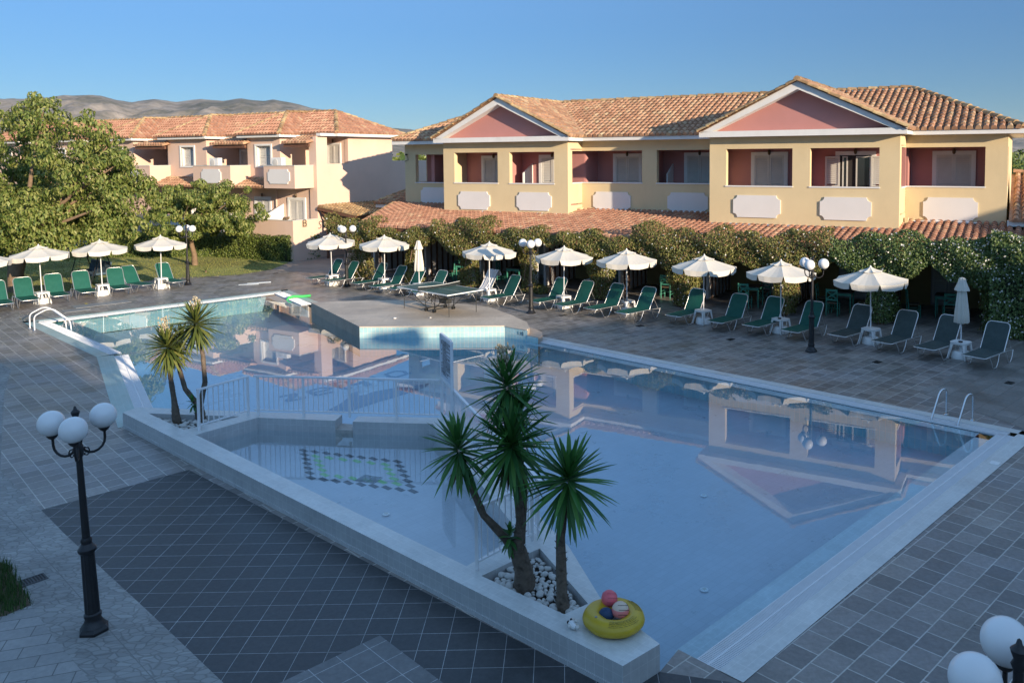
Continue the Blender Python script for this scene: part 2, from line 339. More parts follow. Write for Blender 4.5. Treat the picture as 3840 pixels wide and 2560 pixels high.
lawn = sheet('lawn', [(-18.56, 38.44), (-16.16, 39.24), (-15.29, 41.01), (-15.38, 43.81), (-17.7, 45.4), (-20.6, 46.9), (-34, 47.5), (-58, 47), (-58, 26), (-27, 26.5), (-24.6, 30.6), (-22.2, 33.6), (-20.2, 36.9)], m_lawn, .006)
# grass blades standing on the lawn edge and in the corner bed
def blades(mb, n, region, h, w):
    k = 0
    while k < n:
        x, y = region()
        a = random.uniform(0, 6.283); l = random.uniform(-.6, .6) * h; hh = h * random.uniform(.5, 1.2); c, s_ = math.cos(a), math.sin(a)
        mb.poly([(x - c * w, y - s_ * w, 0), (x + c * w, y + s_ * w, 0), (x + s_ * l, y - c * l, hh)]); k += 1
def in_poly(x, y, P):
    r = False; j = len(P) - 1
    for i in range(len(P)):
        if (P[i][1] > y) != (P[j][1] > y) and x < (P[j][0] - P[i][0]) * (y - P[i][1]) / (P[j][1] - P[i][1]) + P[i][0]: r = not r
        j = i
    return r
BED = [(-8.05, 11.1), (-7.75, 10.95), (-7.58, 10.72), (-7.3, 10.45), (-7.05, 10.2), (-6.86, 9.98), (-7.0, 9.72), (-7.6, 9.55), (-9.4, 8.9), (-9.5, 10.5)]
sheet('flower_bed', BED, M('bed_soil', (.10, .075, .045), .95, noise=(5, .3), bump=(15, .8)), .009)
def bedpt():
    while True:
        x, y = random.uniform(-9.4, -6.8), random.uniform(8.9, 11.2)
        if in_poly(x, y, BED): return x + random.gauss(0, .03), y + random.gauss(0, .03)
mb = MB(); blades(mb, 7000, bedpt, .13, .006)
tag(mb.build('grass', ramp_mat('bed_grass', [(0, (.02, .06, .015)), (1, (.07, .13, .03))], .6, trans=.2)), 'dark green grass tuft in the corner bed beside the paving', 'grass', kind='stuff')
LP = [(-20.1, 37.0), (-16.2, 39.3), (-15.35, 41.0), (-15.4, 43.7), (-20.6, 46.6), (-33, 47), (-33, 27), (-26, 28.0)]
def lawnpt():
    while True:
        x, y = random.uniform(-33, -15.3), random.uniform(27, 47)
        if in_poly(x, y, LP): return x, y
mb = MB(); blades(mb, 26000, lawnpt, .06, .012)
tag(mb.build('grass_blades', ramp_mat('lawn_grass', [(0, (.16, .20, .045)), (.6, (.29, .31, .08)), (1, (.42, .36, .15))], .7, trans=.25)), 'short sunlit grass of the lawn behind the left loungers', 'grass', kind='stuff')

# ---- pool basin
def tile_mat(name, c1, c2, mortar, bw, bh, rough=.25, ms=.01, stain=.1):
    return paving(name, c1, c2, mortar, bw, bh, 0, rough=rough, off=0.0, msize=ms, stain=stain, uv=True, rvar=.08, bump=.15)
m_basin = paving('pool_floor_tiles', (.47, .49, .53), (.50, .52, .56), (.40, .42, .47), .24, .12, R(45), rough=.3, off=0.0, msize=.006, stain=.06, rvar=.05, bump=.05)
m_ptile = tile_mat('aqua_wall_tiles', (.36, .58, .60), (.44, .64, .65), (.66, .66, .60), .125, .25, ms=.012)
m_cop = tile_mat('grey_coping_tiles', (.56, .575, .56), (.61, .625, .61), (.68, .68, .66), .245, .12, rough=.35, ms=.006, stain=.14)
m_copd = tile_mat('teal_coping_tiles', (.33, .46, .45), (.38, .50, .49), (.5, .55, .53), .245, .12, rough=.35, ms=.006, stain=.14)
m_wall = tile_mat('grey_wall_tiles', (.45, .455, .455), (.49, .495, .49), (.6, .6, .59), .125, .24, rough=.35, ms=.006, stain=.12)
def quad_strip(mb, A, B, z, u0=0):
    """flat band between polylines A and B (same length), uv u along, v across"""
    u = u0
    for i in range(len(A) - 1):
        d = (Vector((*A[i + 1], 0)) - Vector((*A[i], 0))).length; wd = (Vector((*A[i], 0)) - Vector((*B[i], 0))).length
        mb.poly([(*A[i], z), (*A[i + 1], z), (*B[i + 1], z), (*B[i], z)], uv=[(u, 0), (u + d, 0), (u + d, wd), (u, wd)]); u += d
def lerp(a, b, t): return tuple(a[i] + (b[i] - a[i]) * t for i in range(len(a)))
def off(A, B, d):
    """point pair moved sideways (left of A->B)"""
    v = Vector((B[0] - A[0], B[1] - A[1])).normalized(); n = (-v.y, v.x)
    return (A[0] + n[0] * d, A[1] + n[1] * d), (B[0] + n[0] * d, B[1] + n[1] * d)
WZ, FZ = -.03, -.62
INNER = [(-18.2, 28.02), (-13.0, 23.22), (-9.0, 17.0), (-2.5, 16.2), (-.45, 11.3), (-.1, 10.7), (.3, 9.4), (.9, 8.65), (8.30, 15.85), (-1.3, 24.55), (-2.22, 25.28), (-6.73, 25.27), (-9.75, 29.8), (-12.1, 33.6)]
m = MB(); m.v, m.f = fill_poly([(-18.0, 27.9), (-12.9, 23.2), (-8.9, 16.9), (-1, 9), (.9, 8.5), (8.3, 15.8), (-1.0, 24.9), (-4, 27), (-9.6, 30), (-12.0, 33.7)], z=FZ)
pf = m.build('pool_floor', m_basin); tag(pf, kind='structure')
mb = MB()
ring = [(-18.2, 28.02), (-13.0, 23.22), (-9.0, 17.0), None, (.9, 8.62), (8.30, 15.85), (-1.3, 24.6), None, (-9.75, 29.8), (-12.1, 33.6), (-18.2, 28.02)]
for a, b_ in zip(ring, ring[1:]):
    if a and b_:
        d = math.dist(a, b_); mb.poly([(*a, FZ), (*b_, FZ), (*b_, -.045), (*a, -.045)], uv=[(0, 0), (d, 0), (d, .6), (0, .6)])
tag(mb.build('pool_basin', m_ptile), kind='structure')
# copings: outer band, grate channel, inner band just under the water
def edge(A, B, outw, gw, inw, side, mo, mi, label, ga=None, gb=None):
    """A->B outer pool edge; side=+1 when the pool lies left of A->B"""
    d = Vector((B[0] - A[0], B[1] - A[1])); Ln = d.length; d.normalize(); n = Vector((-d.y, d.x)) * side
    P = lambda s, k: (A[0] + d.x * s + n.x * k, A[1] + d.y * s + n.y * k)
    s0, s1 = (ga or 0), Ln - (gb or 0)
    m1 = MB(); quad_strip(m1, [P(0, 0), P(Ln, 0)], [P(0 + (outw if ga is None else 0), outw), P(Ln, outw)], .006)
    m1.v = [(x, y, z) for x, y, z in m1.v]
    tag(m1.build('pool_coping', mo), kind='structure')
    m2 = MB(); quad_strip(m2, [P(s0, outw + gw), P(s1, outw + gw)], [P(s0, outw + gw + inw), P(s1, outw + gw + inw)], -.045)
    m2.poly([(*P(s0, outw), .006), (*P(s1, outw), .006), (*P(s1, outw), -.12), (*P(s0, outw), -.12)])
    tag(m2.build('pool_coping', mi), kind='structure')
    ch = MB(); ch.poly([(*P(s0, outw), -.11), (*P(s1, outw), -.11), (*P(s1, outw + gw), -.11), (*P(s0, outw + gw), -.11)])
    tag(ch.build('pool_coping', m_dark), kind='structure')
    root = empty('overflow_grate', (A[0], A[1], 0), math.atan2(d.y, d.x), label, 'drain grate', 'white overflow grates around the pool')
    g = MB(); s = s0 + .01
    while s < s1 - .02:
        g.box(s, s + .0145, side * (outw + .008) if side > 0 else -(outw + gw - .008), side * (outw + gw - .008) if side > 0 else -(outw + .008), -.022, -.002); s += .028
    g.build('slats', m_rail, root)
    c = MB(); k = side * (outw + gw / 2); c.box(s0, s1, k - .008, k + .008, -.024, .001)
    for kk in (outw + .002, outw + gw - .012): c.box(s0, s1, min(side * kk, side * (kk + .01)), max(side * kk, side * (kk + .01)), -.028, -.004)
    c.build('frame', m_rail, root)
edge((1.74, 8.36), (9.17, 16.02), .30, .31, .30, 1, m_cop, m_cop, 'white slatted grate along the near right pool edge', 0.0, .45)
edge((9.17, 16.02), (-1.05, 25.17), .26, .30, .30, 1, m_cop, m_cop, 'white slatted grate in front of the long lounger row', .45, .1)
edge((-9.86, 31.4), (-12.29, 34.72), .30, .42, .45, 1, m_copd, m_copd, 'short white grate beside the stone platform at the far pool end', .02, .5)
edge((-12.29, 34.72), (-19.09, 28.04), .26, .30, .3, 1, m_copd, m_copd, 'white slatted grate in front of the left loungers', .4, .45)
edge((-19.09, 28.04), (-13.54, 22.92), .34, .34, .6, 1, m_copd, m_copd, 'sunlit white grate beside the curved handrails', .45, .1)
edge((-13.54, 22.92), (-9.52, 16.75), .42, .36, .5, 1, m_copd, m_copd, 'white grate band leading to the low tiled wall', .12, .02)
# water
def water_mat(name, ripple, tint=(.76, .89, .96, 1)):
    m, t, b = newmat(name); L = t.links.new; t.nodes.remove(b)
    gl = N_(t, 'BsdfGlossy'); gl.inputs['Roughness'].default_value = 0.0; gl.inputs['Color'].default_value = (.98, .99, 1, 1)
    tr = N_(t, 'BsdfTransparent'); tr.inputs[0].default_value = tint
    mx = N_(t, 'MixShader'); ge = N_(t, 'NewGeometry'); dt = N_(t, 'VectorMath', operation='DOT_PRODUCT'); L(ge.outputs['Normal'], dt.inputs[0]); L(ge.outputs['Incoming'], dt.inputs[1])
    ab = N_(t, 'Math', operation='ABSOLUTE'); L(dt.outputs['Value'], ab.inputs[0]); om = N_(t, 'Math', operation='SUBTRACT'); om.inputs[0].default_value = 1.0; L(ab.outputs[0], om.inputs[1])
    pw = N_(t, 'Math', operation='POWER'); pw.inputs[1].default_value = 5.0; L(om.outputs[0], pw.inputs[0]); fr = N_(t, 'MapRange', i_3=.02, i_4=1.0); L(pw.outputs[0], fr.inputs[0])
    co = N_(t, 'TexCoord'); nz = N_(t, 'TexNoise', i_Scale=1.6, i_Detail=3.0); L(co.outputs['Object'], nz.inputs['Vector'])
    bp = N_(t, 'Bump', i_Strength=ripple, i_Distance=.01); L(nz.outputs[0], bp.inputs['Height'])
    L(bp.outputs[0], gl.inputs['Normal'])
    L(fr.outputs[0], mx.inputs[0]); L(tr.outputs[0], mx.inputs[1]); L(gl.outputs[0], mx.inputs[2]); L(mx.outputs[0], t.nodes['Material Output'].inputs[0])
    return m
m_water = water_mat('still_water', .035)
WATER = [(-18.6, 27.95), (-13.2, 23.0), (-9.1, 16.95), (-6.8, 16.7), (-4.8, 16.45), (-4.46, 16.35), (-2.7, 16.2), (-.5, 11.3), (-.22, 10.8), (.18, 9.4), (.8, 8.5), (1.3, 8.78), (8.56, 16.05), (-1.2, 24.75), (-3, 27), (-8, 29.3), (-9.7, 30.1), (-12.0, 34.2)]
m = MB(); m.v, m.f = fill_poly(WATER, z=WZ); tag(m.build('pool_water', m_water), kind='structure')

# ---- low tiled wall with planters around the wading pool
HW = .31
OUT = [(-9.44, 16.81), (.46, 8.18), (.88, 8.56), (.28, 9.45), (-.12, 10.8), (-.40, 11.39), (-2.62, 16.33), (-4.45, 16.47), (-4.47, 16.12), (-2.84, 15.95), (-.80, 11.18), (-1.43, 10.28), (-7.27, 15.4), (-6.48, 16.42), (-4.84, 16.19), (-4.81, 16.58), (-6.8, 16.82), (-9.32, 17.18)]
PL = [(-8.87, 16.75), (-7.64, 15.69), (-6.89, 16.5)]
PR = [(-1.21, 10.03), (-.16, 9.15), (.12, 9.37), (-.51, 10.75)]
wall = empty('pool_wall', (-4, 12.5, 0), 0, 'low grey tiled wall with two pebble planters dividing off the wading pool', 'wall')
def loc(pts, o=(-4, 12.5)): return [(p[0] - o[0], p[1] - o[1]) for p in pts]
mb = MB(); vv, ff = fill_poly(loc(OUT), [loc(PL), loc(PR)], HW)
ux, uy = .754, -.657
for fc in ff: mb.poly([vv[i] for i in fc], uv=[(vv[i][0] * ux + vv[i][1] * uy, -vv[i][0] * uy + vv[i][1] * ux) for i in fc])
mb.build('wall_top', m_cop, wall)
mb = MB()
for loop, zb in ((loc(OUT), -.6), (loc(PL), .05), (loc(PR), .05)):
    u = 0
    for i in range(len(loop)):
        a, b_ = loop[i], loop[(i + 1) % len(loop)]; d = math.dist(a, b_)
        if zb < 0: a2, b2 = a, b_
        mb.poly([(*a, zb), (*b_, zb), (*b_, HW - .001), (*a, HW - .001)], uv=[(u, zb + .05), (u + d, zb + .05), (u + d, HW + .05), (u, HW + .05)]); u += d
mb.build('wall_side', m_wall, wall)
mb = MB(); mb.prism(loc([(-4.84, 16.19), (-4.47, 16.12), (-4.45, 16.47), (-4.81, 16.58)]), -.6, .13); mb.build('step', M('brown_step_stone', (.40, .38, .35), .6, noise=(8, .25)), wall)
mb = MB(); a, b_ = Vector((-9.44, 16.81, 0)), Vector((.46, 8.18, 0)); nn = Vector((-.657, -.754, 0)) * .012
a -= Vector((-4, 12.5, 0)); b_ -= Vector((-4, 12.5, 0))
mb.poly([a + nn, b_ + nn, b_ + nn + Vector((0, 0, .055)), a + nn + Vector((0, 0, .055))], uv=[(0, 0), (13, 0), (13, .05), (0, .05)]); mb.poly([a + nn + Vector((0, 0, .055)), b_ + nn + Vector((0, 0, .055)), b_ + Vector((0, 0, .055)), a + Vector((0, 0, .055))])
mb.build('plinth', m_wall, wall)
soil = M('planter_soil', (.06, .045, .035), .95, noise=(10, .3), bump=(20, .8))
for P in (PL, PR):
    m = MB(); m.v, m.f = fill_poly(loc(P), z=.15); m.build('soil', soil, wall)
WAD = [(-1.43, 10.28), (-.80, 11.18), (-2.84, 15.95), (-6.48, 16.42), (-7.27, 15.4)]
m = MB(); m.v, m.f = fill_poly(WAD, z=-.22); tag(m.build('wading_pool_floor', m_basin), kind='structure')
m = MB(); m.v, m.f = fill_poly([(-1.43, 10.26), (-.78, 11.18), (-2.84, 15.97), (-4.5, 16.4), (-6.49, 16.44), (-7.3, 15.4)], z=.055); tag(m.build('wading_pool_water', water_mat('shallow_water', .02, (.90, .96, .98, 1))), kind='structure')
# mosaic on the wading pool floor: black zig-zag ring round a green one
m_blackt = M('black_mosaic', (.015, .018, .022), .3); m_greent = M('lime_mosaic', (.22, .52, .14), .3)
def mosaic(name, corners, n1, n2, mt, label):
    mb = MB(); c = [Vector((*p, -.217)) for p in corners]
    ex = (c[1] - c[0]).normalized() * .5 + (c[2] - c[3]).normalized() * .5; ey = (c[3] - c[0]).normalized() * .5 + (c[2] - c[1]).normalized() * .5
    def dia(p, s=.118): mb.poly([p - ex * s, p - ey * s, p + ex * s, p + ey * s])
    def dot(p, s=.118): dia(p, s)
    for i in range(4):
        a, b_ = c[i], c[(i + 1) % 4]; n = n1 if i % 2 == 0 else n2
        for k in range(n): dot(a.lerp(b_, k / n))
    tag(mb.build(name, mt), label, 'mosaic')
mosaic('black_mosaic_ring', [(-5.42, 15.98), (-3.42, 15.35), (-2.85, 13.95), (-4.82, 14.58)], 8, 6, m_blackt, 'black diamond tile ring on the wading pool floor')
mosaic('green_mosaic_ring', [(-5.08, 15.66), (-3.62, 15.2), (-3.2, 14.28), (-4.62, 14.72)], 5, 4, m_greent, 'lime green tile ring inside the black one underwater')
# letters and a wave laid in dark tile on the main pool floor
m_let = M('blue_grey_mosaic', (.10, .17, .26), .35)
ZF = FZ + .006
LET = {'letter_z': [[(-7.72, 21.01), (-7.39, 21.34), .1], [(-7.39, 21.30), (-7.36, 20.66), .2], [(-7.38, 20.61), (-7.0, 20.93), .1]],
 'letter_theta': [[(-7.14, 21.51), (-6.91, 21.83), .1], [(-6.91, 21.83), (-6.55, 21.80), .1], [(-7.14, 21.51), (-6.78, 21.12), .12], [(-6.78, 21.12), (-6.44, 21.47), .1], [(-6.95, 21.36), (-6.6, 21.68), .09]],
 'letter_e': [[(-6.72, 22.26), (-6.19, 21.70), .15], [(-6.72, 22.26), (-6.52, 22.42), .08], [(-6.47, 22.0), (-6.34, 22.1), .08], [(-6.19, 21.7), (-6.05, 21.83), .08]],
 'letter_h': [[(-6.37, 22.45), (-6.04, 22.1), .15], [(-6.04, 22.1), (-5.90, 22.40), .1], [(-5.95, 22.45), (-5.63, 22.09), .15], [(-5.80, 22.18), (-5.68, 22.0), .1]],
 'letter_i': [[(-5.83, 22.95), (-5.39, 22.50), .13]],
 'letter_o': [[(-5.46, 23.21), (-5.25, 23.53), .09], [(-5.25, 23.53), (-5.0, 23.5), .09], [(-5.0, 23.5), (-4.84, 23.19), .11], [(-4.84, 23.19), (-5.09, 22.88), .09], [(-5.09, 22.88), (-5.3, 22.95), .09], [(-5.3, 22.95), (-5.46, 23.21), .11]]}
LL_ = {'letter_z': 'dark Z shaped mosaic letter underwater, first from the left', 'letter_theta': 'round dark mosaic letter with a middle bar underwater', 'letter_e': 'dark mosaic letter of one long bar with short ticks underwater', 'letter_h': 'dark mosaic letter like an H in the pool', 'letter_i': 'single dark bar mosaic letter in the pool', 'letter_o': 'dark ring shaped mosaic letter in the pool'}
for nm, st in LET.items():
    mb = MB()
    for k, (a, b_, w) in enumerate(st): mb.beam((*a, ZF + k * .001), (*b_, ZF + k * .001), w, .004)
    tag(mb.build(nm, m_let), LL_[nm], 'mosaic', 'mosaic letters on the pool floor')
mb = MB(); mb.v, mb.f = fill_poly([(-6.17, 19.72), (-5.95, 20.4), (-5.90, 21.0), (-5.92, 21.35), (-5.73, 21.55), (-5.76, 21.3), (-5.66, 21.12), (-5.52, 21.15), (-5.39, 21.44), (-5.0, 21.72), (-4.45, 21.95), (-4.0, 22.25), (-4.1, 21.75), (-4.46, 21.24), (-4.7, 20.9), (-4.98, 20.56), (-5.3, 20.1), (-5.59, 19.68)], z=ZF); tag(mb.build('mosaic_wave', m_let), 'dark curling wave mosaic on the pool floor below the letters', 'mosaic')
# pool floor fittings
for (x, y, z, lb) in ((2.3, 14.6, FZ + .01, 'pale round inlet cap on the pool floor farther out'), (1.8, 11.35, FZ + .01, 'pale round inlet cap on the pool floor nearest the ring'), (-3.1, 13.0, -.21, 'pale round inlet cap in the wading pool')):
    mb = MB(); mb.lathe([(.06, 0), (.06, .012), (.045, .02)], n=20); o = mb.build('pool_inlet', m_wplast); o.location = (x, y, z); tag(o, lb, 'inlet', 'round inlet caps')
    mb = MB(); mb.lathe([(.03, .016), (.03, .026), (.02, .03)], n=14); mb.build('cap', m_shut, o)
mb = MB()
for k in range(7): mb.box(-.2, .2, -.14 + k * .044, -.125 + k * .044, 0, .01)
mb.box(-.2, -.18, -.14, .14, 0, .009); mb.box(.18, .2, -.14, .14, 0, .009); mb.box(-.01, .01, -.14, .14, 0, .008)
o = mb.build('pool_drain', M('grey_drain', (.3, .33, .35), .4)); o.location = (-3.75, 14.5, -.218); o.rotation_euler = (0, 0, R(-20)); tag(o, 'square slotted drain inside the green mosaic ring', 'drain')

# ---- stone platform with the curved back, standing in the pool
HP = .333
plat = empty('stone_platform', (-4, 27, 0), 0, 'raised stone platform with aqua tiled front carrying the table tennis table', 'platform')
TOP = [(-9.62, 29.61), (-6.73, 25.27), (-2.22, 25.28), (-1.48, 24.68), (-1.42, 24.9), (-1.56, 25.81), (-2.14, 27.01), (-3.05, 28.53), (-3.97, 29.13), (-5.6, 29.8), (-7.56, 30.05), (-8.61, 29.86)]
m_slab = paving('buff_stone_slabs', (.46, .38, .295), (.53, .445, .35), (.42, .34, .26), .9, .45, R(3), rough=.55, stain=.2, msize=.008, rvar=.12)
def lp(P): return loc(P, (-4, 27))
mb = MB(); vv, ff = fill_poly(lp(TOP), z=HP); mb.v, mb.f = vv, ff; mb.build('top', m_slab, plat)
mb = MB()
T_ = lp(TOP); u = 0
for i in range(len(T_)):
    a, b_ = T_[i], T_[(i + 1) % len(T_)]; d = math.dist(a, b_)
    if i in (1, 2): mb.poly([(*a, FZ), (*b_, FZ), (*b_, HP - .02), (*a, HP - .02)], uv=[(u, 0), (u + d, 0), (u + d, HP - .02 - FZ), (u, HP - .02 - FZ)]); u += d
mb.build('tiled_front', m_ptile, plat)
mb = MB()
for i in range(len(T_)):
    a, b_ = T_[i], T_[(i + 1) % len(T_)]
    if i not in (1, 2): mb.poly([(*a, FZ), (*b_, FZ), (*b_, HP), (*a, HP)])
mb.build('stone_side', M('buff_stone_side', (.34, .28, .22), .7, noise=(3, .15), bump=(20, .3)), plat)
mb = MB()
def lip(a, b_, w=.03): mb.beam((a[0], a[1], HP - .008), (b_[0], b_[1], HP - .008), .04, .034)
lip(T_[1], T_[2]); lip(T_[2], T_[3]); mb.build('nosing', M('pale_nosing', (.58, .5, .4), .5, noise=(5, .1)), plat)
mb = MB(); S2 = lp([(-1.48, 24.66), (-1.14, 24.34), (-1.02, 24.6), (-1.05, 25.1), (-1.3, 25.6), (-1.52, 25.8), (-1.44, 24.9)])
mb.prism(S2, FZ, .165); mb.build('step', M('buff_step', (.42, .34, .27), .55, noise=(4, .15)), plat)
mb = MB(); a, b_ = Vector((*S2[0], 0)), Vector((*S2[1], 0)); nd = Vector((-.68, -.73, 0)) * .004
mb.poly([a + nd + Vector((0, 0, FZ)), b_ + nd + Vector((0, 0, FZ)), b_ + nd + Vector((0, 0, .15)), a + nd + Vector((0, 0, .15))], uv=[(0, 0), (.47, 0), (.47, .77), (0, .77)]); mb.build('tiled_step', m_ptile, plat)
# depth figures 1.10 on the tiled front
mb = MB()
dx = Vector((.74, -.6, 0)).normalized(); n0 = Vector((-.6, -.74, 0)).normalized() * .006
def dig(o, segs, w=.012):
    for (x0, z0, x1, z1) in segs: mb.beam(o + dx * x0 + Vector((0, 0, z0)), o + dx * x1 + Vector((0, 0, z1)), w, .004, up=n0)
o0 = Vector((*T_[2], 0)).lerp(Vector((*T_[3], 0)), .60) + n0 + Vector((0, 0, .13))
dig(o0, [(0, 0, 0, .1)]); dig(o0 + dx * .05, [(0, 0, .012, 0)]); dig(o0 + dx * .10, [(0, 0, 0, .1)]); dig(o0 + dx * .16, [(0, 0, 0, .1), (.05, 0, .05, .1), (0, 0, .05, 0), (0, .1, .05, .1)])
mb.build('depth_figures', m_black, plat)
# ------------------------------------------------------------------ parasols
def canopy_mesh(R0=1.07, zt=2.24, zr=1.905, n=8):
    mb = MB(); nr, na = 6, 4
    P = {}
    for k in range(n):
        for i in range(nr + 1):
            for j in range(na + 1):
                a0, a1 = 2 * math.pi * k / n, 2 * math.pi * (k + 1) / n; t = i / nr; s_ = j / na
                r0 = Vector((math.cos(a0), math.sin(a0), 0)); r1 = Vector((math.cos(a1), math.sin(a1), 0))
                p = r0.lerp(r1, s_) * (R0 * (.03 + .97 * t)); sag = math.sin(math.pi * s_) * .035 * t + .05 * math.sin(math.pi * t) * .5
                p.z = zt + (zr - zt) * t - sag; P[k, i, j] = p
    for k in range(n):
        for i in range(nr):
            for j in range(na): mb.poly([P[k, i, j], P[k, i + 1, j], P[k, i + 1, j + 1], P[k, i, j + 1]])
    return mb, P, nr, na
def make_umbrella():
    t = empty('parasol', (0, 0, 0))
    mb, P, nr, na = canopy_mesh(); can = mb.build('canopy', m_canvas, t, smooth=35)
    vb = MB(); rnd = random.Random(3)
    for k in range(8):
        q = [P[k, nr, j].copy() for j in range(na + 1)]
        c = sum(q, Vector()) / len(q)
        top = [c + (p - c) * .985 for p in q]; ins = Vector((c.x, c.y, 0)).normalized()
        lo = [c + (p - c) * .86 + Vector((0, 0, -.165 - .012 * math.sin(math.pi * j / na))) - ins * (-.012 + .03 * rnd.random()) for j, p in enumerate(q)]
        for j in range(na): vb.poly([top[j], lo[j], lo[j + 1], top[j + 1]])
    vb.build('valance', m_canvas, t, smooth=60)
    cb, _, _, _ = canopy_mesh(.34, 2.285, 2.165); cb.build('vent', m_canvas, can, smooth=35)
    mb = MB(); mb.tube([(0, 0, .06), (0, 0, 2.25)], .019, 10); mb.build('pole', m_rail, t, smooth=60)
    mb = MB(); mb.lathe([(.02, 2.24), (.03, 2.28), (.012, 2.32), (0, 2.325)], n=10); mb.build('finial', m_wplast, t, smooth=60)
    mb = MB(); mb.lathe([(.25, 0), (.26, .02), (.235, .17), (.2, .215), (.05, .23), (.035, .34), (.02, .34)], n=20); mb.build('base', m_wplast, t, smooth=35)
    for k in range(8):
        mb = MB(); a = 2 * math.pi * k / 8; d = Vector((math.cos(a), math.sin(a), 0))
        mb.tube([Vector((0, 0, 2.215)), d * 1.05 + Vector((0, 0, 1.888))], .007, 5); mb.tube([Vector((0, 0, 1.72)), d * .52 + Vector((0, 0, 2.04))], .006, 5); mb.build('rib', m_rail, t)
    return t
def make_closed():
    t = empty('closed_parasol', (0, 0, 0))
    def fl(a, z): return 1 + .16 * math.cos(8 * a) + .05 * math.cos(3 * a + z * 2)
    mb = MB(); mb.lathe([(.165, .98), (.18, 1.0), (.165, 1.25), (.13, 1.6), (.095, 1.95), (.055, 2.12)], n=48, fl=fl); mb.build('canopy', m_canvas, t, smooth=50)
    mb = MB(); mb.lathe([(.17, 1.86), (.165, 1.9), (.10, 2.08), (.07, 2.2), (.02, 2.22)], n=48, fl=lambda a, z: 1 + .14 * math.cos(6 * a + 1)); mb.build('vent', m_canvas, t, smooth=50)
    mb = MB(); mb.tube([(0, 0, .06), (0, 0, 2.2)], .019, 10); mb.build('pole', m_rail, t, smooth=60)
    mb = MB(); mb.lathe([(.25, 0), (.26, .02), (.235, .17), (.2, .215), (.05, .23), (.035, .34), (.02, .34)], n=20); mb.build('base', m_wplast, t, smooth=35)
    return t
def make_table():
    t = empty('side_table', (0, 0, 0)); w, h = .225, .46
    mb = MB()
    oct_ = lambda k, c: [(-k + c, -k), (k - c, -k), (k, -k + c), (k, k - c), (k - c, k), (-k + c, k), (-k, k - c), (-k, -k + c)]
    mb.prism(oct_(w, .06), h - .022, h); mb.prism(oct_(w - .008, .06), h - .06, h - .02); mb.build('tabletop', m_wplast, t)
    for sx in (-1, 1):
        for sy in (-1, 1):
            mb = MB()
            for (ax, ay) in ((1, 0), (0, 1)):
                x0, y0 = sx * (w - .025), sy * (w - .025); x1, y1 = sx * (w + .03), sy * (w + .03)
                b = .045; tt = .085
                p = lambda x, y, z, k: (x - sx * k * ax, y - sy * k * ay, z)
                th = .012
                q = (sx * th if ay else 0, sy * th if ax else 0)
                bo = [p(x1, y1, 0, 0), p(x1, y1, 0, b)]; to = [p(x0, y0, h - .03, 0), p(x0, y0, h - .03, tt)]
                B4 = [bo[0], bo[1], (bo[1][0] - q[0], bo[1][1] - q[1], 0), (bo[0][0] - q[0], bo[0][1] - q[1], 0)]
                T4 = [to[0], to[1], (to[1][0] - q[0], to[1][1] - q[1], h - .03), (to[0][0] - q[0], to[0][1] - q[1], h - .03)]
                mb.hexa(B4, T4)
            mb.build('leg', m_wplast, t)
    return t
UA = R(39)
PAR = [  # x, y, closed, label
 (10.48, 22.14, 1, 'closed cream parasol in the shade by the flowering vine wall'),
 (8.68, 23.95, 0, 'open cream parasol farthest right, only its middle panel in sun'),
 (6.41, 25.5, 0, 'open cream parasol right behind the shaded triple globe lamp post'),
 (4.22, 27.03, 0, 'open cream parasol fourth from the right, over the first green loungers'),
 (1.81, 28.9, 0, 'open cream parasol before the reddish vine pillar, fifth from the right'),
 (-.45, 29.99, 0, 'open cream parasol right of the sunlit lamp post by the table tennis table'),
 (-3.37, 31.68, 0, 'open cream parasol behind the table tennis table, with the lamp shadow on it'),
 (-6.36, 33.14, 1, 'closed cream parasol in sunlight behind the table tennis table'),
 (-8.13, 34.72, 0, 'open cream parasol between the closed one and the lamp at the row end'),
 (-10.69, 35.84, 0, 'open cream parasol behind a lamp post, end of the long lounger row'),
 (-20.71, 31.66, 0, 'open parasol under the leafy tree, partly hidden by its leaves'),
 (-19.44, 33.52, 0, 'open parasol in front of the swing seat on the lawn edge'),
 (-17.87, 35.21, 0, 'open parasol on the lawn edge nearest the left lamp post'),
 (-21.9, 29.9, 0, 'open parasol cut by the left picture edge under the tree')]
fu = fc_ = True; PU = make_umbrella(); PC = make_closed(); TB = make_table(); ft = True
TBL = ['white plastic table under the closed parasol by the vine wall', 'white plastic table under the rightmost open parasol', 'white plastic table behind the shaded lamp post', 'white plastic table under the fourth parasol from the right', 'white plastic table between the green loungers by the reddish vine', 'white plastic table right of the sunlit lamp post', 'white plastic table next to the white towel behind the table tennis table', 'white plastic table half hidden behind the table tennis table', 'white plastic table between two green loungers left of the closed parasol', 'white plastic table beside the lamp at the row end', 'white plastic table under the parasol below the tree', 'white plastic table in front of the swing seat', 'white plastic table nearest the left lamp post', 'white plastic table cut by the left picture edge']
m_ash = M('brown_glass', (.03, .02, .018), .15)
ASH = {0: 'dark square ashtray on the table of the closed parasol by the vines', 1: None, 2: 'dark ashtray on the white table behind the shaded lamp post', 4: 'dark ashtray on the table by the reddish vine', 6: 'dark ashtray on the table beside the white towel', 9: 'dark ashtray on the table beside the row end lamp'}
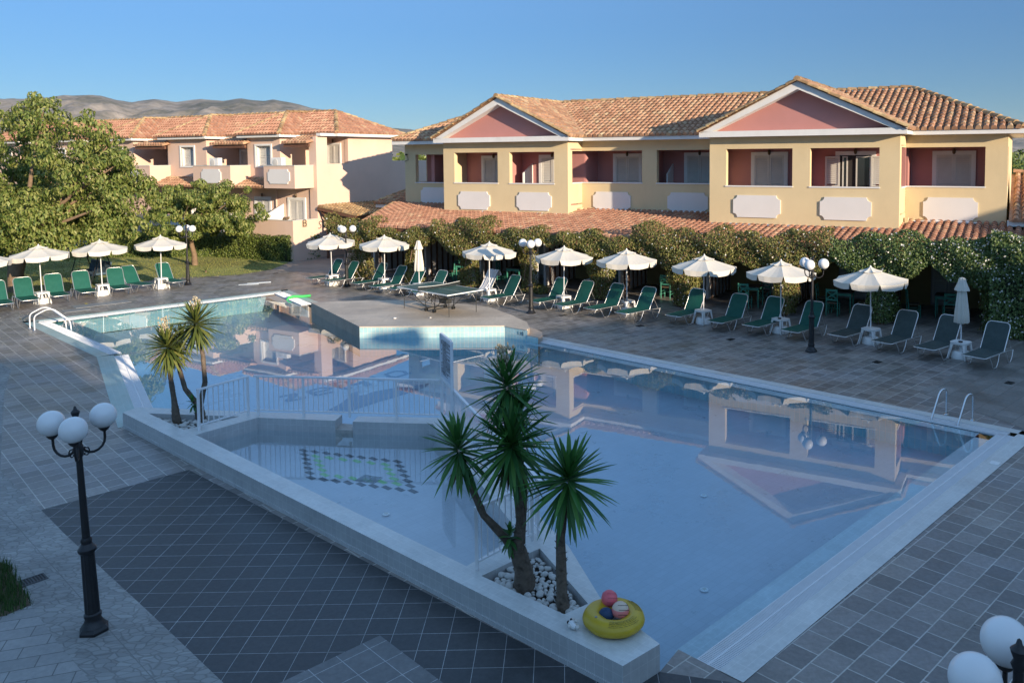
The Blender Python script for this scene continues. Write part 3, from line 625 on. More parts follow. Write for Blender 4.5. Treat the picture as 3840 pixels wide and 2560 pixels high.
for i, (x, y, cl, lb) in enumerate(PAR):
    rz = UA + (0 if i < 10 else .25) + random.uniform(-.1, .1)
    o = PC if cl else PU
    if cl: o = place(PC, fc_, (x, y, 0), rz, lb, 'closed parasols', 'parasol'); fc_ = False
    else:
        o = place(PU, fu, (x, y, .004 if i > 9 else 0), rz, lb, 'open parasols beside the loungers', 'parasol'); fu = False
        o.rotation_euler = (R(random.uniform(-1.5, 1.5)), R(random.uniform(-1.5, 1.5)), rz)
    rt = R(-51) if i < 10 else R(46)
    place(TB, ft, (x, y, .004), rt + random.uniform(-.1, .1), TBL[i], 'white plastic side tables', 'table'); ft = False
    if ASH.get(i):
        a = MB(); a.lathe([(.055, 0), (.06, .035), (.05, .035), (.045, .012), (0, .012)], n=8); q = a.build('ashtray', m_ash); q.location = (x - .06, y - .11, .464); tag(q, ASH[i], 'ashtray', 'ashtrays on the side tables')

# ------------------------------------------------------------------ sun loungers (foot end at the origin, head towards +x)
def make_lounger(fab, back=58):
    t = empty('sun_lounger', (0, 0, 0)); w = .30; h = .33; hx = 1.12; bl = .80; ca, sa = math.cos(R(back)), math.sin(R(back))
    mb = MB(); n = 8
    for i in range(n):
        x0, x1 = .03 + (hx - .03) * i / n, .03 + (hx - .03) * (i + 1) / n; z = lambda x, y: h + .012 - .02 * (1 - (y / w) ** 2) * math.sin(math.pi * min(1, x / hx))
        for j in range(4):
            y0, y1 = -w + 2 * w * j / 4, -w + 2 * w * (j + 1) / 4
            mb.poly([(x0, y0, z(x0, y0)), (x1, y0, z(x1, y0)), (x1, y1, z(x1, y1)), (x0, y1, z(x0, y1))])
    mb.build('seat', fab, t, smooth=60)
    mb = MB(); n = 6
    def bp(s_, y): d = -.03 * (1 - (y / w) ** 2) * math.sin(math.pi * s_); return (hx + s_ * bl * ca - d * sa * -1, y * (1 - .12 * max(0, s_ - .85) / .15), h + .012 + s_ * bl * sa + d * ca)
    for i in range(n):
        for j in range(4):
            y0, y1 = -w + 2 * w * j / 4, -w + 2 * w * (j + 1) / 4
            mb.poly([bp(i / n, y0), bp((i + 1) / n, y0), bp((i + 1) / n, y1), bp(i / n, y1)])
    mb.build('backrest', fab, t, smooth=60)
    for s_ in (-1, 1):
        y = s_ * (w + .008)
        mb = MB(); mb.tube([(.02, y, h), (.25, y, h), (hx, y, h), (1.72, y, h - .03)], .013, 7); mb.build('side_rail', m_alu, t, smooth=60)
        for (xa, xb, xc, xd) in ((.22, .40, .60, .82), (1.20, 1.36, 1.50, 1.70)):
            mb = MB(); y2 = s_ * (w + .03)
            za = h if xd < 1 else h - .02
            mb.tube([(xa, y, h), ((xa + xb) / 2, y2, h * .5), (xb - .015, y2, .035), (xb + .03, y2, .014), (xc - .03, y2, .014), (xc + .02, y2, .04), ((xc + xd) / 2, y2, h * .5), (xd, y, za)], .013, 7); mb.build('leg', m_alu, t, smooth=60)
        mb = MB(); e = hx + bl * .55 * ca; mb.tube([(e, y * .98, h + bl * .55 * sa), (1.6, y * .98, h - .03)], .008, 6); mb.build('back_strut', m_alu, t, smooth=60)
    mb = MB(); tx, tz = hx + bl * ca, h + bl * sa; c2 = .09
    e = lambda s_: (hx + s_ * bl * ca, h + s_ * bl * sa)
    a1 = e(.86); a2 = e(1.03)
    mb.tube([(hx, -w - .006, h), (a1[0], -w - .006, a1[1]), (e(.97)[0], -w + .02, e(.97)[1]), (a2[0], -w + c2, a2[1]), (a2[0], w - c2, a2[1]), (e(.97)[0], w - .02, e(.97)[1]), (a1[0], w + .006, a1[1]), (hx, w + .006, h)], .014, 7); mb.build('back_frame', m_alu, t, smooth=60)
    mb = MB(); mb.tube([(.30, -w, h - .0), (.02, -w - .008, h), (0, -w + .04, h - .01), (0, w - .04, h - .01), (.02, w + .008, h), (.30, w, h)], .014, 7); mb.build('foot_bar', m_alu, t, smooth=60)
    return t
GL = make_lounger(m_green); GC = make_lounger(m_grey); fg = fgc = True
ROW = [  # foot x, y, direction deg, charcoal, label
 (10.25, 20.94, 41, 1, 'charcoal sun lounger at the near right end of the row, right of the closed parasol'),
 (9.38, 21.91, 40, 1, 'charcoal sun lounger just left of the closed parasol in the shade'),
 (8.51, 22.66, 41, 1, 'charcoal sun lounger right of the table under the rightmost open parasol'),
 (7.54, 23.59, 42, 1, 'charcoal sun lounger left of the table under the rightmost open parasol'),
 (6.33, 24.18, 45, 0, 'dark green sun lounger half hidden behind the shaded lamp post'),
 (5.35, 25.01, 46, 0, 'dark green sun lounger left of the table behind the shaded lamp post'),
 (4.35, 25.61, 47, 0, 'green sun lounger right of the fourth table from the right, only its back sunlit'),
 (3.16, 26.67, 48, 0, 'green sun lounger left of the fourth table from the right, with a shadow bar'),
 (1.49, 27.21, 45, 0, 'fully sunlit green sun lounger right of the table by the reddish vine'),
 (.46, 28.02, 46, 0, 'green sun lounger left of the table by the reddish vine'),
 (-.61, 28.7, 46, 0, 'sunlit green sun lounger second right of the sunlit lamp post'),
 (-1.56, 29.46, 47, 0, 'green sun lounger directly behind the sunlit lamp post'),
 (-3.39, 30.3, 44, 0, 'green sun lounger at the right end of the table tennis table'),
 (-6.35, 31.7, 48, 0, 'green sun lounger mostly hidden behind the table tennis table'),
 (-7.39, 32.61, 48, 0, 'green sun lounger left of the closed parasol with a round shadow on its back'),
 (-8.29, 33.22, 48, 0, 'green sun lounger right of the table left of the closed parasol'),
 (-9.29, 34.12, 48, 0, 'green sun lounger left of that table with a dark stripe on its back'),
 (-10.72, 34.84, 48, 0, 'green sun lounger just behind the lamp at the row end'),
 (-11.65, 35.63, 48, 0, 'last green sun lounger at the far end of the long row'),
 (-20.85, 29.75, 135, 0, 'green sun lounger cut by the left picture edge'),
 (-20.41, 30.56, 134, 0, 'green sun lounger in front of the thick tree trunk'),
 (-19.86, 31.5, 133, 0, 'green sun lounger right of the table under the tree'),
 (-19.26, 32.33, 133, 0, 'green sun lounger in front of the swing seat'),
 (-18.4, 33.15, 130, 0, 'green sun lounger right of the table in front of the swing seat'),
 (-17.85, 34.17, 150, 0, 'green sun lounger turned outwards, left of the table nearest the left lamp'),
 (-16.96, 34.92, 142, 0, 'green sun lounger right beside the left lamp post')]
for i, (x, y, a, ch, lb) in enumerate(ROW):
    if ch: o = place(GC, fgc, (x, y, .004), R(a), lb, 'charcoal sun loungers', 'sun lounger'); fgc = False
    else: o = place(GL, fg, (x, y, .004), R(a), lb, 'green sun loungers', 'sun lounger'); fg = False
# white lounger under a towel behind the table tennis table
WL = copy_tree(GL); WL.location = (-4.35, 31.35, .004); WL.rotation_euler = (0, 0, R(46)); tag(WL, 'sun lounger almost covered by a white towel behind the table tennis table', 'sun lounger', 'green sun loungers')
mb = MB(); n = 14
prof = [(.35, .36), (.7, .35), (1.05, .355), (1.2, .5), (1.4, .82), (1.54, 1.06), (1.6, 1.09), (1.66, 1.02), (1.7, .85)]
P = []
for i, (x, z) in enumerate(prof):
    P.append([Vector((x + .015 * math.sin(j * 2.3 + i), -.30 + .6 * j / n, z + .018 + .014 * math.sin(j * 1.7 + i * .8))) for j in range(n + 1)])
for i in range(len(P) - 1):
    for j in range(n): mb.poly([P[i][j], P[i + 1][j], P[i + 1][j + 1], P[i][j + 1]])
o = mb.build('towel', M('white_towel', (.74, .74, .76), .95, noise=(10, .06), bump=(80, .4)), None, smooth=60); o.location = WL.location; o.rotation_euler = WL.rotation_euler; tag(o, 'white towel draped over a lounger behind the table tennis table', 'towel')

# ------------------------------------------------------------------ triple globe street lamps
def make_lamp(az0=0.0):
    t = empty('street_lamp', (0, 0, 0))
    mb = MB(); hexa_ = [(.17 * math.cos(math.pi / 3 * k), .17 * math.sin(math.pi / 3 * k)) for k in range(6)]
    mb.hexa([(x, y, 0) for x, y in hexa_], [(x, y, .03) for x, y in hexa_]); mb.hexa([(x, y, .03) for x, y in hexa_], [(x * .8, y * .8, .07) for x, y in hexa_])
    mb.lathe([(.135, .07), (.10, .12), (.085, .16), (.095, .19), (.095, .215), (.08, .23)], n=18); mb.build('base', m_black, t, smooth=40)
    mb = MB(); mb.lathe([(.078, .22), (.07, .95)], n=32, fl=lambda a, z: 1 + .05 * math.cos(12 * a)); mb.lathe([(.072, .94), (.098, .97), (.1, 1.0), (.075, 1.03), (.055, 1.06), (.062, 1.1), (.05, 1.13)], n=18); mb.build('pedestal', m_black, t, smooth=40)
    mb = MB(); mb.tube([(0, 0, 1.1), (0, 0, 2.2), (0, 0, 2.52)], [.043, .034, .03], 12); mb.lathe([(.045, 2.10), (.052, 2.13), (.052, 2.22), (.042, 2.26)], n=14); mb.build('pole', m_black, t, smooth=50)
    mb = MB(); mb.lathe([(.03, 2.5), (.045, 2.54), (.03, 2.57), (.045, 2.61), (.05, 2.63), (.02, 2.66), (.012, 2.69), (0, 2.7)], n=12); mb.build('finial', m_black, t, smooth=50)
    for k in range(3):
        a = az0 + 2 * math.pi * k / 3; d = Vector((math.cos(a), math.sin(a), 0)); Z = Vector((0, 0, 1))
        mb = MB(); q = lambda r, z: d * r + Z * z
        arc = [q(.03, 2.19)] + [q(.17 + .135 * math.cos(x), 2.24 + .135 * math.sin(x)) for x in [math.pi + .0 + i * math.pi / 8 for i in range(9)]] + [q(.305, 2.32)]
        mb.tube(arc, .0155, 7)
        mb.tube([q(.035, 2.24), q(.04, 2.33), q(.075, 2.375), q(.105, 2.36), q(.10, 2.335), q(.082, 2.342)], .013, 6)
        mb.tube([q(.04, 2.20), q(.11, 2.17), q(.125, 2.12), q(.09, 2.09), q(.06, 2.105), q(.07, 2.125)], .009, 6)
        mb.lathe([(.02, 2.31), (.045, 2.33), (.062, 2.355), (.06, 2.37)], c=(d.x * .305, d.y * .305, 0), n=14)
        mb.build('arm', m_black, t, smooth=50)
        mb = MB(); mb.sphere((d.x * .305, d.y * .305, 2.50), .148, 28, 18); mb.build('globe', m_globe, t, smooth=180)
    return t
LAMPS = [(-5.72, 9.4, R(56), 'black triple globe lamp post leaning on the stone path at lower left', -2.4),
 (6.65, 23.0, R(118), 'black triple globe lamp post in the shade before the lounger row', .4),
 (-1.6, 29.0, R(-85), 'sunlit black triple globe lamp post right of the table tennis table', 0),
 (-9.93, 35.4, R(25), 'black triple globe lamp post beside the far end of the lounger row', 0),
 (-17.17, 36.15, R(-130), 'black triple globe lamp post at the lawn edge on the left', 0),
 (2.60, 4.68, R(195), 'triple globe lamp at the lower right corner, only two globes in view', 0)]
for i, (x, y, a, lb, tilt) in enumerate(LAMPS):
    o = make_lamp(a); o.location = (x, y, .006); o.rotation_euler = (0, R(tilt), 0); tag(o, lb, 'street lamp', 'triple globe lamps around the pool')

# ------------------------------------------------------------------ table tennis table
tt = empty('table_tennis_table', (-6.2, 28.33, HP), -.7403, 'dark green outdoor table tennis table with net on the stone platform', 'table tennis table')
L_, S_, H_ = 2.74, 1.525, .76
m_ttop = M('table_tennis_green', (.018, .075, .055), .45, noise=(3, .12)); m_line = M('white_line', (.78, .78, .76), .5); m_ttf = M('dark_steel', (.03, .032, .033), .4, noise=(9, .2))
for k in (0, 1):
    mb = MB(); x0, x1 = (0.0, L_ / 2 - .004) if k == 0 else (L_ / 2 + .004, L_); mb.box(x0, x1, 0, S_, H_ - .022, H_); o = mb.build('table_half', m_ttop, tt)
    mb = MB()
    for a in ((x0, x1, 0, .02), (x0, x1, S_ - .02, S_), (x0, x1, S_ / 2 - .003, S_ / 2 + .003)): mb.box(*a, H_ + .0005, H_ + .003)
    e = 0 if k == 0 else L_ - .02; mb.box(e, e + .02, .02, S_ - .02, H_ + .0005, H_ + .003); mb.build('line', m_line, o)
    mb = MB()
    for a in ((x0, x1, -.012, 0), (x0, x1, S_, S_ + .012)): mb.box(*a, H_ - .03, H_ + .002)
    e = -.012 if k == 0 else L_; mb.box(e, e + .012, -.012, S_ + .012, H_ - .03, H_ + .002); mb.build('edge_band', m_line, o)
net = MB(); n = 12
for i in range(n):
    y0, y1 = -.13 + (S_ + .26) * i / n, -.13 + (S_ + .26) * (i + 1) / n; s0, s1 = -.035 * math.sin(math.pi * i / n), -.035 * math.sin(math.pi * (i + 1) / n)
    net.box(L_ / 2 - .001, L_ / 2 + .001, y0, y1, H_ + .012, H_ + .13 + (s0 + s1) / 2)
m_net, t, b = newmat('black_net'); L = t.links.new; tr = N_(t, 'BsdfTransparent'); mx = N_(t, 'MixShader'); mx.inputs[0].default_value = .5; b.inputs['Base Color'].default_value = (.02, .025, .025, 1); L(tr.outputs[0], mx.inputs[1]); L(b.outputs[0], mx.inputs[2]); L(mx.outputs[0], t.nodes['Material Output'].inputs[0])
no = net.build('net', m_net, tt)
mb = MB(); mb.tube([(L_ / 2, -.13 + (S_ + .26) * i / n, H_ + .14 - .035 * math.sin(math.pi * i / n)) for i in range(n + 1)], .008, 6); mb.build('net_tape', m_line, no)
for y in (-.135, S_ + .135): mb = MB(); mb.tube([(L_ / 2, y, H_ - .05), (L_ / 2, y, H_ + .15)], .01, 6); mb.beam((L_ / 2, y, H_ - .04), (L_ / 2, y * .0 + (0.03 if y < 0 else S_ - .03), H_ - .04), .03, .02); mb.build('net_post', m_ttf, tt)
for (x, y) in ((.145, .178), (L_ - .145, .178), (.145, S_ - .178), (L_ - .145, S_ - .178)):
    mb = MB(); mb.tube([(x, y, 0), (x, y, H_ - .03)], .0125, 7); mb.build('leg', m_ttf, tt, smooth=60)
for s_ in (-1, 1):
    xm = L_ / 2 + s_ * .22
    mb = MB()
    for y in (.35, S_ - .35): mb.tube([(xm, y, .08), (L_ / 2 + s_ * .32, y, H_ - .03)], .014, 6)
    mb.beam((xm, .35, .1), (xm, S_ - .35, .1), .03, .03); mb.beam((L_ / 2 + s_ * .30, .35, H_ - .12), (L_ / 2 + s_ * .30, S_ - .35, H_ - .12), .025, .025)
    for y in (.35, S_ - .35): mb.tube([(xm, y, .12), (L_ / 2 + s_ * 1.1, y - .1, H_ - .05)], .011, 6); mb.tube([(xm, y, .3), (L_ / 2 - s_ * .32, y, H_ - .06)], .009, 6); mb.tube([(L_ / 2 + s_ * 1.225, y * .98, .38), (xm, y, .2)], .009, 6)
    mb.build('undercarriage', m_ttf, tt)
    for y in (.35, S_ - .35):
        w_ = MB(); r = .055
        w_.tube([(xm, y - .05, r), (xm, y - .025, r)], r, 16); w_.tube([(xm, y + .025, r), (xm, y + .05, r)], r, 16); w_.beam((xm, y, r), (xm, y, .15), .03); w_.build('wheel', m_ttf, tt, smooth=40)
mb = MB(); mb.box(L_ / 2 + .12, L_ / 2 + .5, S_ / 2 - .12, S_ / 2 + .12, .28, .42); mb.build('storage_box', m_ttf, tt)
mb = MB(); mb.sphere((L_ / 2 - .3, .2, .52), .028, 10, 6); mb.sphere((L_ / 2 - .55, .55, .52), .03, 10, 6); mb.build('red_lever', M('red_plastic', (.6, .06, .07), .4), tt)
for (x, y, lb) in ((-4.75, 26.55, 'white ball scrap on the stone platform near the table legs'), (-5.9, 26.5, 'pale paper scrap on the stone platform left of the table')):
    mb = MB(); mb.sphere((0, 0, .02), .03 if x > -5 else .045, 10, 6, (1.3, 1, .5)); o = mb.build('litter', m_white, None, smooth=180); o.location = (x, y, HP); tag(o, lb, 'litter')

# ------------------------------------------------------------------ pool ladders
def bendtube(mb, pts, r, n=9, k=5):
    """tube with rounded corners"""
    pts = [Vector(p) for p in pts]; out = [pts[0]]
    for i in range(1, len(pts) - 1):
        a, b_, c = pts[i - 1], pts[i], pts[i + 1]; da = min(.11, (a - b_).length * .45); dc = min(.11, (c - b_).length * .45)
        p0, p2 = b_ + (a - b_).normalized() * da, b_ + (c - b_).normalized() * dc
        for j in range(k + 1): s_ = j / k; out.append(p0 * (1 - s_) ** 2 + b_ * 2 * s_ * (1 - s_) + p2 * s_ * s_)
    out.append(pts[-1]); mb.tube(out, r, n)
lad = empty('pool_ladder', (7.9, 17.28, 0), 0, 'polished steel pool ladder at the far right pool corner', 'pool ladder', 'steel pool handrails')
for (bx, by, wx, wy) in ((0, 0, -.45, -.30), (.38, -.38, -.07, -.68)):
    mb = MB(); d = Vector((wx - bx, wy - by, 0)); b0 = Vector((bx, by, .005))
    bendtube(mb, [b0, b0 + Vector((0, 0, .56)), b0 + d * .42 + Vector((0, 0, .57)), b0 + d * 1.02 + Vector((0, 0, -.05)), b0 + d * 1.05 + Vector((0, 0, -.5))], .021, 10)
    h = mb.build('handrail', m_steel, lad, smooth=60)
    mb = MB(); mb.lathe([(.055, .0), (.05, .018), (.022, .022)], c=(bx, by, .004), n=16); mb.build('flange', m_steel, h, smooth=40)
for z in (-.18, -.4): mb = MB(); mb.beam((-.46, -.31, z), (-.08, -.69, z), .09, .02); mb.build('tread', m_steel, lad)
lad = empty('pool_handrail', (-18.11, 26.99, 0), 0, 'pair of curved white steel handrails at the left pool steps', 'handrail', 'steel pool handrails')
for (bx, by) in ((0, 0), (.36, -.32)):
    mb = MB(); b0 = Vector((bx, by, .005)); e = Vector((.70, .75, 0)) if False else Vector((1.0, .28, 0))
    bendtube(mb, [b0, b0 + Vector((0, 0, .46)), b0 + e * .35 + Vector((0, 0, .66)), b0 + e * .55 + Vector((0, 0, .66)), b0 + e * 1.0 + Vector((0, 0, .25)), b0 + e * 1.04 + Vector((0, 0, -.25))], .021, 10)
    h = mb.build('handrail', m_rail, lad, smooth=60); mb = MB(); mb.lathe([(.055, .0), (.05, .018), (.022, .022)], c=(bx, by, .004), n=16); mb.build('flange', m_steel, h, smooth=40)

# ------------------------------------------------------------------ white railing round the wading pool and its notice board
rail = empty('pool_railing', (-4, 13, HW), 0, 'white metal bar railing along the wading pool walls', 'railing')
RA = [((-6.85, 15.75), (-6.78, 15.85)), ]
def railing(a, b, posts, h=.80, npk=.105):
    a, b = Vector((a[0] + 4, a[1] - 13, 0)), Vector((b[0] + 4, b[1] - 13, 0)); d = b - a; Ln = d.length; d.normalize(); Z = Vector((0, 0, 1))
    seg = empty('railing_panel', (0, 0, 0)); seg.parent = rail
    mb = MB(); mb.beam(a + Z * h, b + Z * h, .05, .035); mb.build('top_rail', m_rail, seg)
    mb = MB(); mb.beam(a + Z * .1, b + Z * .1, .03, .025); mb.build('bottom_rail', m_rail, seg)
    mb = MB(); n = int(Ln / npk)
    for i in range(1, n): p = a + d * (Ln * i / n); mb.beam(p + Z * .11, p + Z * (h - .017), .016, .016)
    mb.build('pickets', m_rail, seg)
    for t_ in posts: mb = MB(); p = a + d * Ln * t_; mb.beam(p, p + Z * (h - .017), .042, .042); mb.build('post', m_rail, seg)
railing((-7.33, 15.63), (-6.72, 16.60), (0.02, .98))
railing((-6.62, 16.62), (-2.74, 16.20), (.02, .27, .52, .77))
railing((-2.62, 16.15), (-.50, 11.02), (.25, .5, .75, .98))
railing((-.60, 11.0), (-1.30, 10.17), (.03, .98))
a = Vector((-2.70, 16.22, 0)); d = (Vector((-.50, 11.02, 0)) - a).normalized(); nrm = Vector((-d.y, d.x, 0)) * -1
sg = empty('notice_board', (a.x, a.y, HW), 0, 'tall white framed notice board on the railing corner with lines of small text', 'sign')
mb = MB(); Z = Vector((0, 0, 1)); W_ = .85; z0, z1 = .86, 1.74
mb.beam(Z * 0, Z * z1, .05, .05); mb.beam(d * W_, d * W_ + Z * z1, .05, .05); mb.build('post', m_rail, sg)
mb = MB(); mb.beam(d * .025 + Z * z1, d * (W_ - .025) + Z * z1, .045, .05); mb.beam(d * .025 + Z * z0, d * (W_ - .025) + Z * z0, .045, .05); mb.build('frame', m_rail, sg)
mb = MB(); mb.hexa([d * .03 - nrm * .008 + Z * (z0 + .02), d * (W_ - .03) - nrm * .008 + Z * (z0 + .02), d * (W_ - .03) + nrm * .008 + Z * (z0 + .02), d * .03 + nrm * .008 + Z * (z0 + .02)], [d * .03 - nrm * .008 + Z * (z1 - .02), d * (W_ - .03) - nrm * .008 + Z * (z1 - .02), d * (W_ - .03) + nrm * .008 + Z * (z1 - .02), d * .03 + nrm * .008 + Z * (z1 - .02)])
mb.build('panel', M('notice_sheet', (.55, .6, .68), .4), sg)
for sd in (1, -1):
    mb = MB(); rr = random.Random(5); z = z1 - .09
    while z > z0 + .10:
        ln = .56 if rr.random() > .25 else rr.uniform(.2, .45); x = .16
        while x < .16 + ln:
            wd = rr.uniform(.03, .09); p = d * x + nrm * (.011 * sd) + Z * z; mb.beam(p, p + d * wd, .011 if rr.random() > .12 else .02, .002, up=nrm); x += wd + .015
        if rr.random() > .6: p = d * .07 + nrm * (.011 * sd) + Z * z; mb.beam(p, p + d * .05, .022, .002, up=nrm)
        z -= .026
    mb.build('text_lines', m_black, sg)

# ------------------------------------------------------------------ planters: river stones
stones = []
for k in range(6):
    mb = MB(); rr = random.Random(k); mb.sphere((0, 0, 0), 1, 12, 8)
    sx, sy, sz = rr.uniform(.8, 1.25), rr.uniform(.65, .9), rr.uniform(.42, .62)
    mb.v = [(x * sx * (1 + .12 * math.sin(2 * y + k)), y * sy * (1 + .1 * math.sin(3 * x + k)), z * sz) for x, y, z in mb.v]
    stones.append(mb)
protos = [None] * 6
def scatter(P, n, lab, grp, skip, rmin=.032, rmax=.075, zb=.165):
    xs, ys = [p[0] for p in P], [p[1] for p in P]; k = 0; tries = 0; done = []
    while k < n and tries < 60000:
        tries += 1; x, y = random.uniform(min(xs), max(xs)), random.uniform(min(ys), max(ys))
        if not in_poly(x, y, P): continue
        r = random.uniform(rmin, rmax) if random.random() < .8 else random.uniform(rmax * .9, rmax * 1.25)
        if any((x - a) ** 2 + (y - b_) ** 2 < s_ * s_ for a, b_, s_ in skip): continue
        ov = [(q, (x - q[0]) ** 2 + (y - q[1]) ** 2) for q in done]
        if any(dd < (.78 * (r + q[2])) ** 2 for q, dd in ov): continue
        j = random.randrange(6)
        if protos[j] is None: protos[j] = stones[j].build('pebble', m_stone, None, smooth=180); o = protos[j]
        else: o = protos[j].copy(); C.objects.link(o)
        o.scale = (r, r, r); o.location = (x, y, zb + r * .45 + random.uniform(0, .02)); o.rotation_euler = (random.uniform(-.3, .3), random.uniform(-.3, .3), random.uniform(0, 6.28))
        tag(o, lab, 'pebble', grp); done.append((x, y, r)); k += 1
PRi = [(-1.13, 10.02), (-.17, 9.22), (.05, 9.38), (-.53, 10.65)]
PLi = [(-8.74, 16.68), (-7.65, 15.78), (-7.02, 16.45)]
scatter(PRi, 135, 'smooth pale grey pebble in the yucca planter near the yellow ring', 'pebbles in the near planter', [(-.66, 9.85, .13), (-.18, 9.42, .08)], .03, .066, .205)
scatter(PLi, 70, 'smooth pale grey pebble in the far yucca planter by the railing', 'pebbles in the far planter', [(-8.05, 16.42, .09), (-7.45, 16.2, .13)], .035, .08, .165)

# ------------------------------------------------------------------ yuccas
def blade_head(mb, c, n, ln, up, rr, w=.026, lo=-70, hi=82, z=.16):
    c = Vector(c); up = Vector(up).normalized(); x = up.orthogonal().normalized(); y = up.cross(x)
    for k in range(n):
        t_ = (k + rr.random()) / n; el = R(hi + (lo - hi) * t_ ** .85); az = k * 2.39996 + rr.uniform(-.2, .2)
        d = (x * math.cos(az) + y * math.sin(az)) * math.cos(el) + up * math.sin(el)
        l = ln * rr.uniform(.85, 1.12) * (.75 + .25 * math.cos(el)); base = c + up * (z * (1 - t_) - .04) ; side = d.cross(up).normalized() if abs(d.dot(up)) < .98 else x
        nn = side.cross(d).normalized(); droop = (.04 + .2 * max(0, math.cos(el)) * (t_ ** 1.5)) * l
        def pt(s_, wd, f): p = base + d * (l * s_) - Vector((0, 0, 1)) * (droop * s_ * s_); return p + side * wd + nn * f
        S = [(.03, .5), (.25, .9), (.55, 1.0), (.82, .6), (1.0, .04)]
        for (s0, w0), (s1, w1) in zip(S, S[1:]):
            a0, a1 = w * w0, w * w1
            n0 = len(mb.v); mb.v += [tuple(pt(s0, -a0, a0 * .45)), tuple(pt(s0, 0, 0)), tuple(pt(s0, a0, a0 * .45)), tuple(pt(s1, -a1, a1 * .45)), tuple(pt(s1, 0, 0)), tuple(pt(s1, a1, a1 * .45))]
            mb.f += [(n0, n0 + 1, n0 + 4, n0 + 3), (n0 + 1, n0 + 2, n0 + 5, n0 + 4)]
    # weld consecutive segments so that one blade is one piece
def weld(o):
    bm = bmesh.new(); bm.from_mesh(o.data); bmesh.ops.remove_doubles(bm, verts=bm.verts, dist=1e-5); bm.to_mesh(o.data); bm.free()
def stem(mb, pts, rad, rr, scales=True):
    pts = [Vector(p) for p in pts]; out, rad2 = [], []
    for i in range(len(pts) - 1):
        for j in range(5):
            t_ = j / 5; out.append(pts[i].lerp(pts[i + 1], t_)); rad2.append((rad[i] + (rad[i + 1] - rad[i]) * t_) * rr.uniform(.93, 1.07))
    out.append(pts[-1]); rad2.append(rad[-1]); mb.tube(out, rad2, 10)
    if scales:
        for i in range(len(out) - 1):
            for _ in range(5):
                p = out[i].lerp(out[i + 1], rr.random()); a = rr.uniform(0, 6.28); d = Vector((math.cos(a), math.sin(a), 0)); r = rad2[i]
                mb.poly([p + d * r * .9 + Vector((-d.y, d.x, 0)) * r * .35, p + d * r * .9 - Vector((-d.y, d.x, 0)) * r * .35, p + d * (r + .018) + Vector((0, 0, .02))])
def yucca(name, base, trunks, heads, label, mats, seed, skirt=(), spikes=()):
    rr = random.Random(seed); t = empty(name, base, 0, label, 'yucca', 'yuccas in the pool wall planters')
    b0 = Vector(base)
    mb = MB()
    for pts, rad in trunks: stem(mb, [Vector(p) - b0 for p in pts], rad, rr)
    mb.build('trunk', m_yucb, t, smooth=70)
    for (c, n, ln, up, mt) in heads:
        mb = MB(); blade_head(mb, Vector(c) - b0, n, ln, up, rr); o = mb.build('leaf_head', mt, t, smooth=50); weld(o)
    for (c, n, ln) in skirt:
        mb = MB(); blade_head(mb, Vector(c) - b0, n, ln, (0, 0, 1), rr, .014, -88, -45, .02); o = mb.build('dry_skirt', m_yucd, t); weld(o)
    for (c, h) in spikes:
        mb = MB(); c = Vector(c) - b0; mb.tube([c, c + Vector((0, 0, h))], [.012, .005], 6)
        for _ in range(90): p = c + Vector((rr.gauss(0, .05), rr.gauss(0, .05), h * rr.uniform(.3, 1))); mb.sphere(p, rr.uniform(.010, .02), 6, 4, (1, 1, 1.4))
        mb.build('flower_spike', M('dry_cream_flowers', (.42, .36, .25), .8, noise=(20, .3)), t)
    return t
yucca('yucca', (-.66, 9.9, .22), [([(-.66, 9.92, .15), (-.67, 9.9, .45), (-.74, 9.86, .74)], [.15, .115, .10]), ([(-.74, 9.86, .70), (-.92, 9.85, .92), (-1.15, 9.85, 1.17), (-1.33, 9.83, 1.62), (-1.42, 9.81, 1.9)], [.075, .052, .045, .042, .04]), ([(-.74, 9.86, .72), (-.70, 9.86, 1.1), (-.74, 9.82, 1.6), (-.79, 9.76, 2.0)], [.085, .055, .05, .045]), ([(-.70, 9.88, .8), (-.66, 9.95, 1.5), (-.8, 10.0, 2.2), (-.85, 10.0, 2.6)], [.06, .05, .045, .04])],
      [((-1.43, 9.8, 1.95), 84, .52, (-.12, -.05, 1), m_yuc), ((-.79, 9.73, 2.02), 120, .66, (0, -.12, 1), m_yuc), ((-.86, 10.02, 2.66), 96, .56, (0, 0, 1), m_yuc), ((-.74, 9.95, 2.28), 60, .55, (.2, .1, 1), m_yuc), ((-.83, 9.80, .86), 24, .17, (0, 0, 1), m_yuc)],
      'big dark green yucca with three leaf heads on one forked trunk in the near planter', m_yuc, 11, [((-.79, 9.74, 1.92), 60, .42), ((-1.42, 9.8, 1.85), 22, .3)], [((-.9, 10.02, 2.75), .5)])
yucca('yucca', (-.18, 9.44, .22), [([(-.18, 9.44, .15), (-.19, 9.43, .4), (-.20, 9.41, 1.1), (-.12, 9.4, 1.7)], [.10, .07, .056, .05])],
      [((-.11, 9.38, 1.73), 120, .62, (.06, -.1, 1), m_yuc)], 'slim single headed yucca close to the yellow ring', m_yuc, 12, [((-.11, 9.38, 1.66), 18, .3)])
yucca('yucca', (-8.15, 16.48, .15), [([(-8.15, 16.48, .12), (-8.2, 16.48, .7), (-8.25, 16.47, 1.15), (-8.26, 16.46, 1.6)], [.09, .055, .045, .042])],
      [((-8.25, 16.44, 1.70), 130, .54, (-.05, -.15, 1), m_yucl)], 'sunlit single stemmed yucca with a cream flower spike in the far planter', m_yucl, 13, [((-8.25, 16.45, 1.62), 14, .3)], [((-8.33, 16.46, 1.95), .42)])
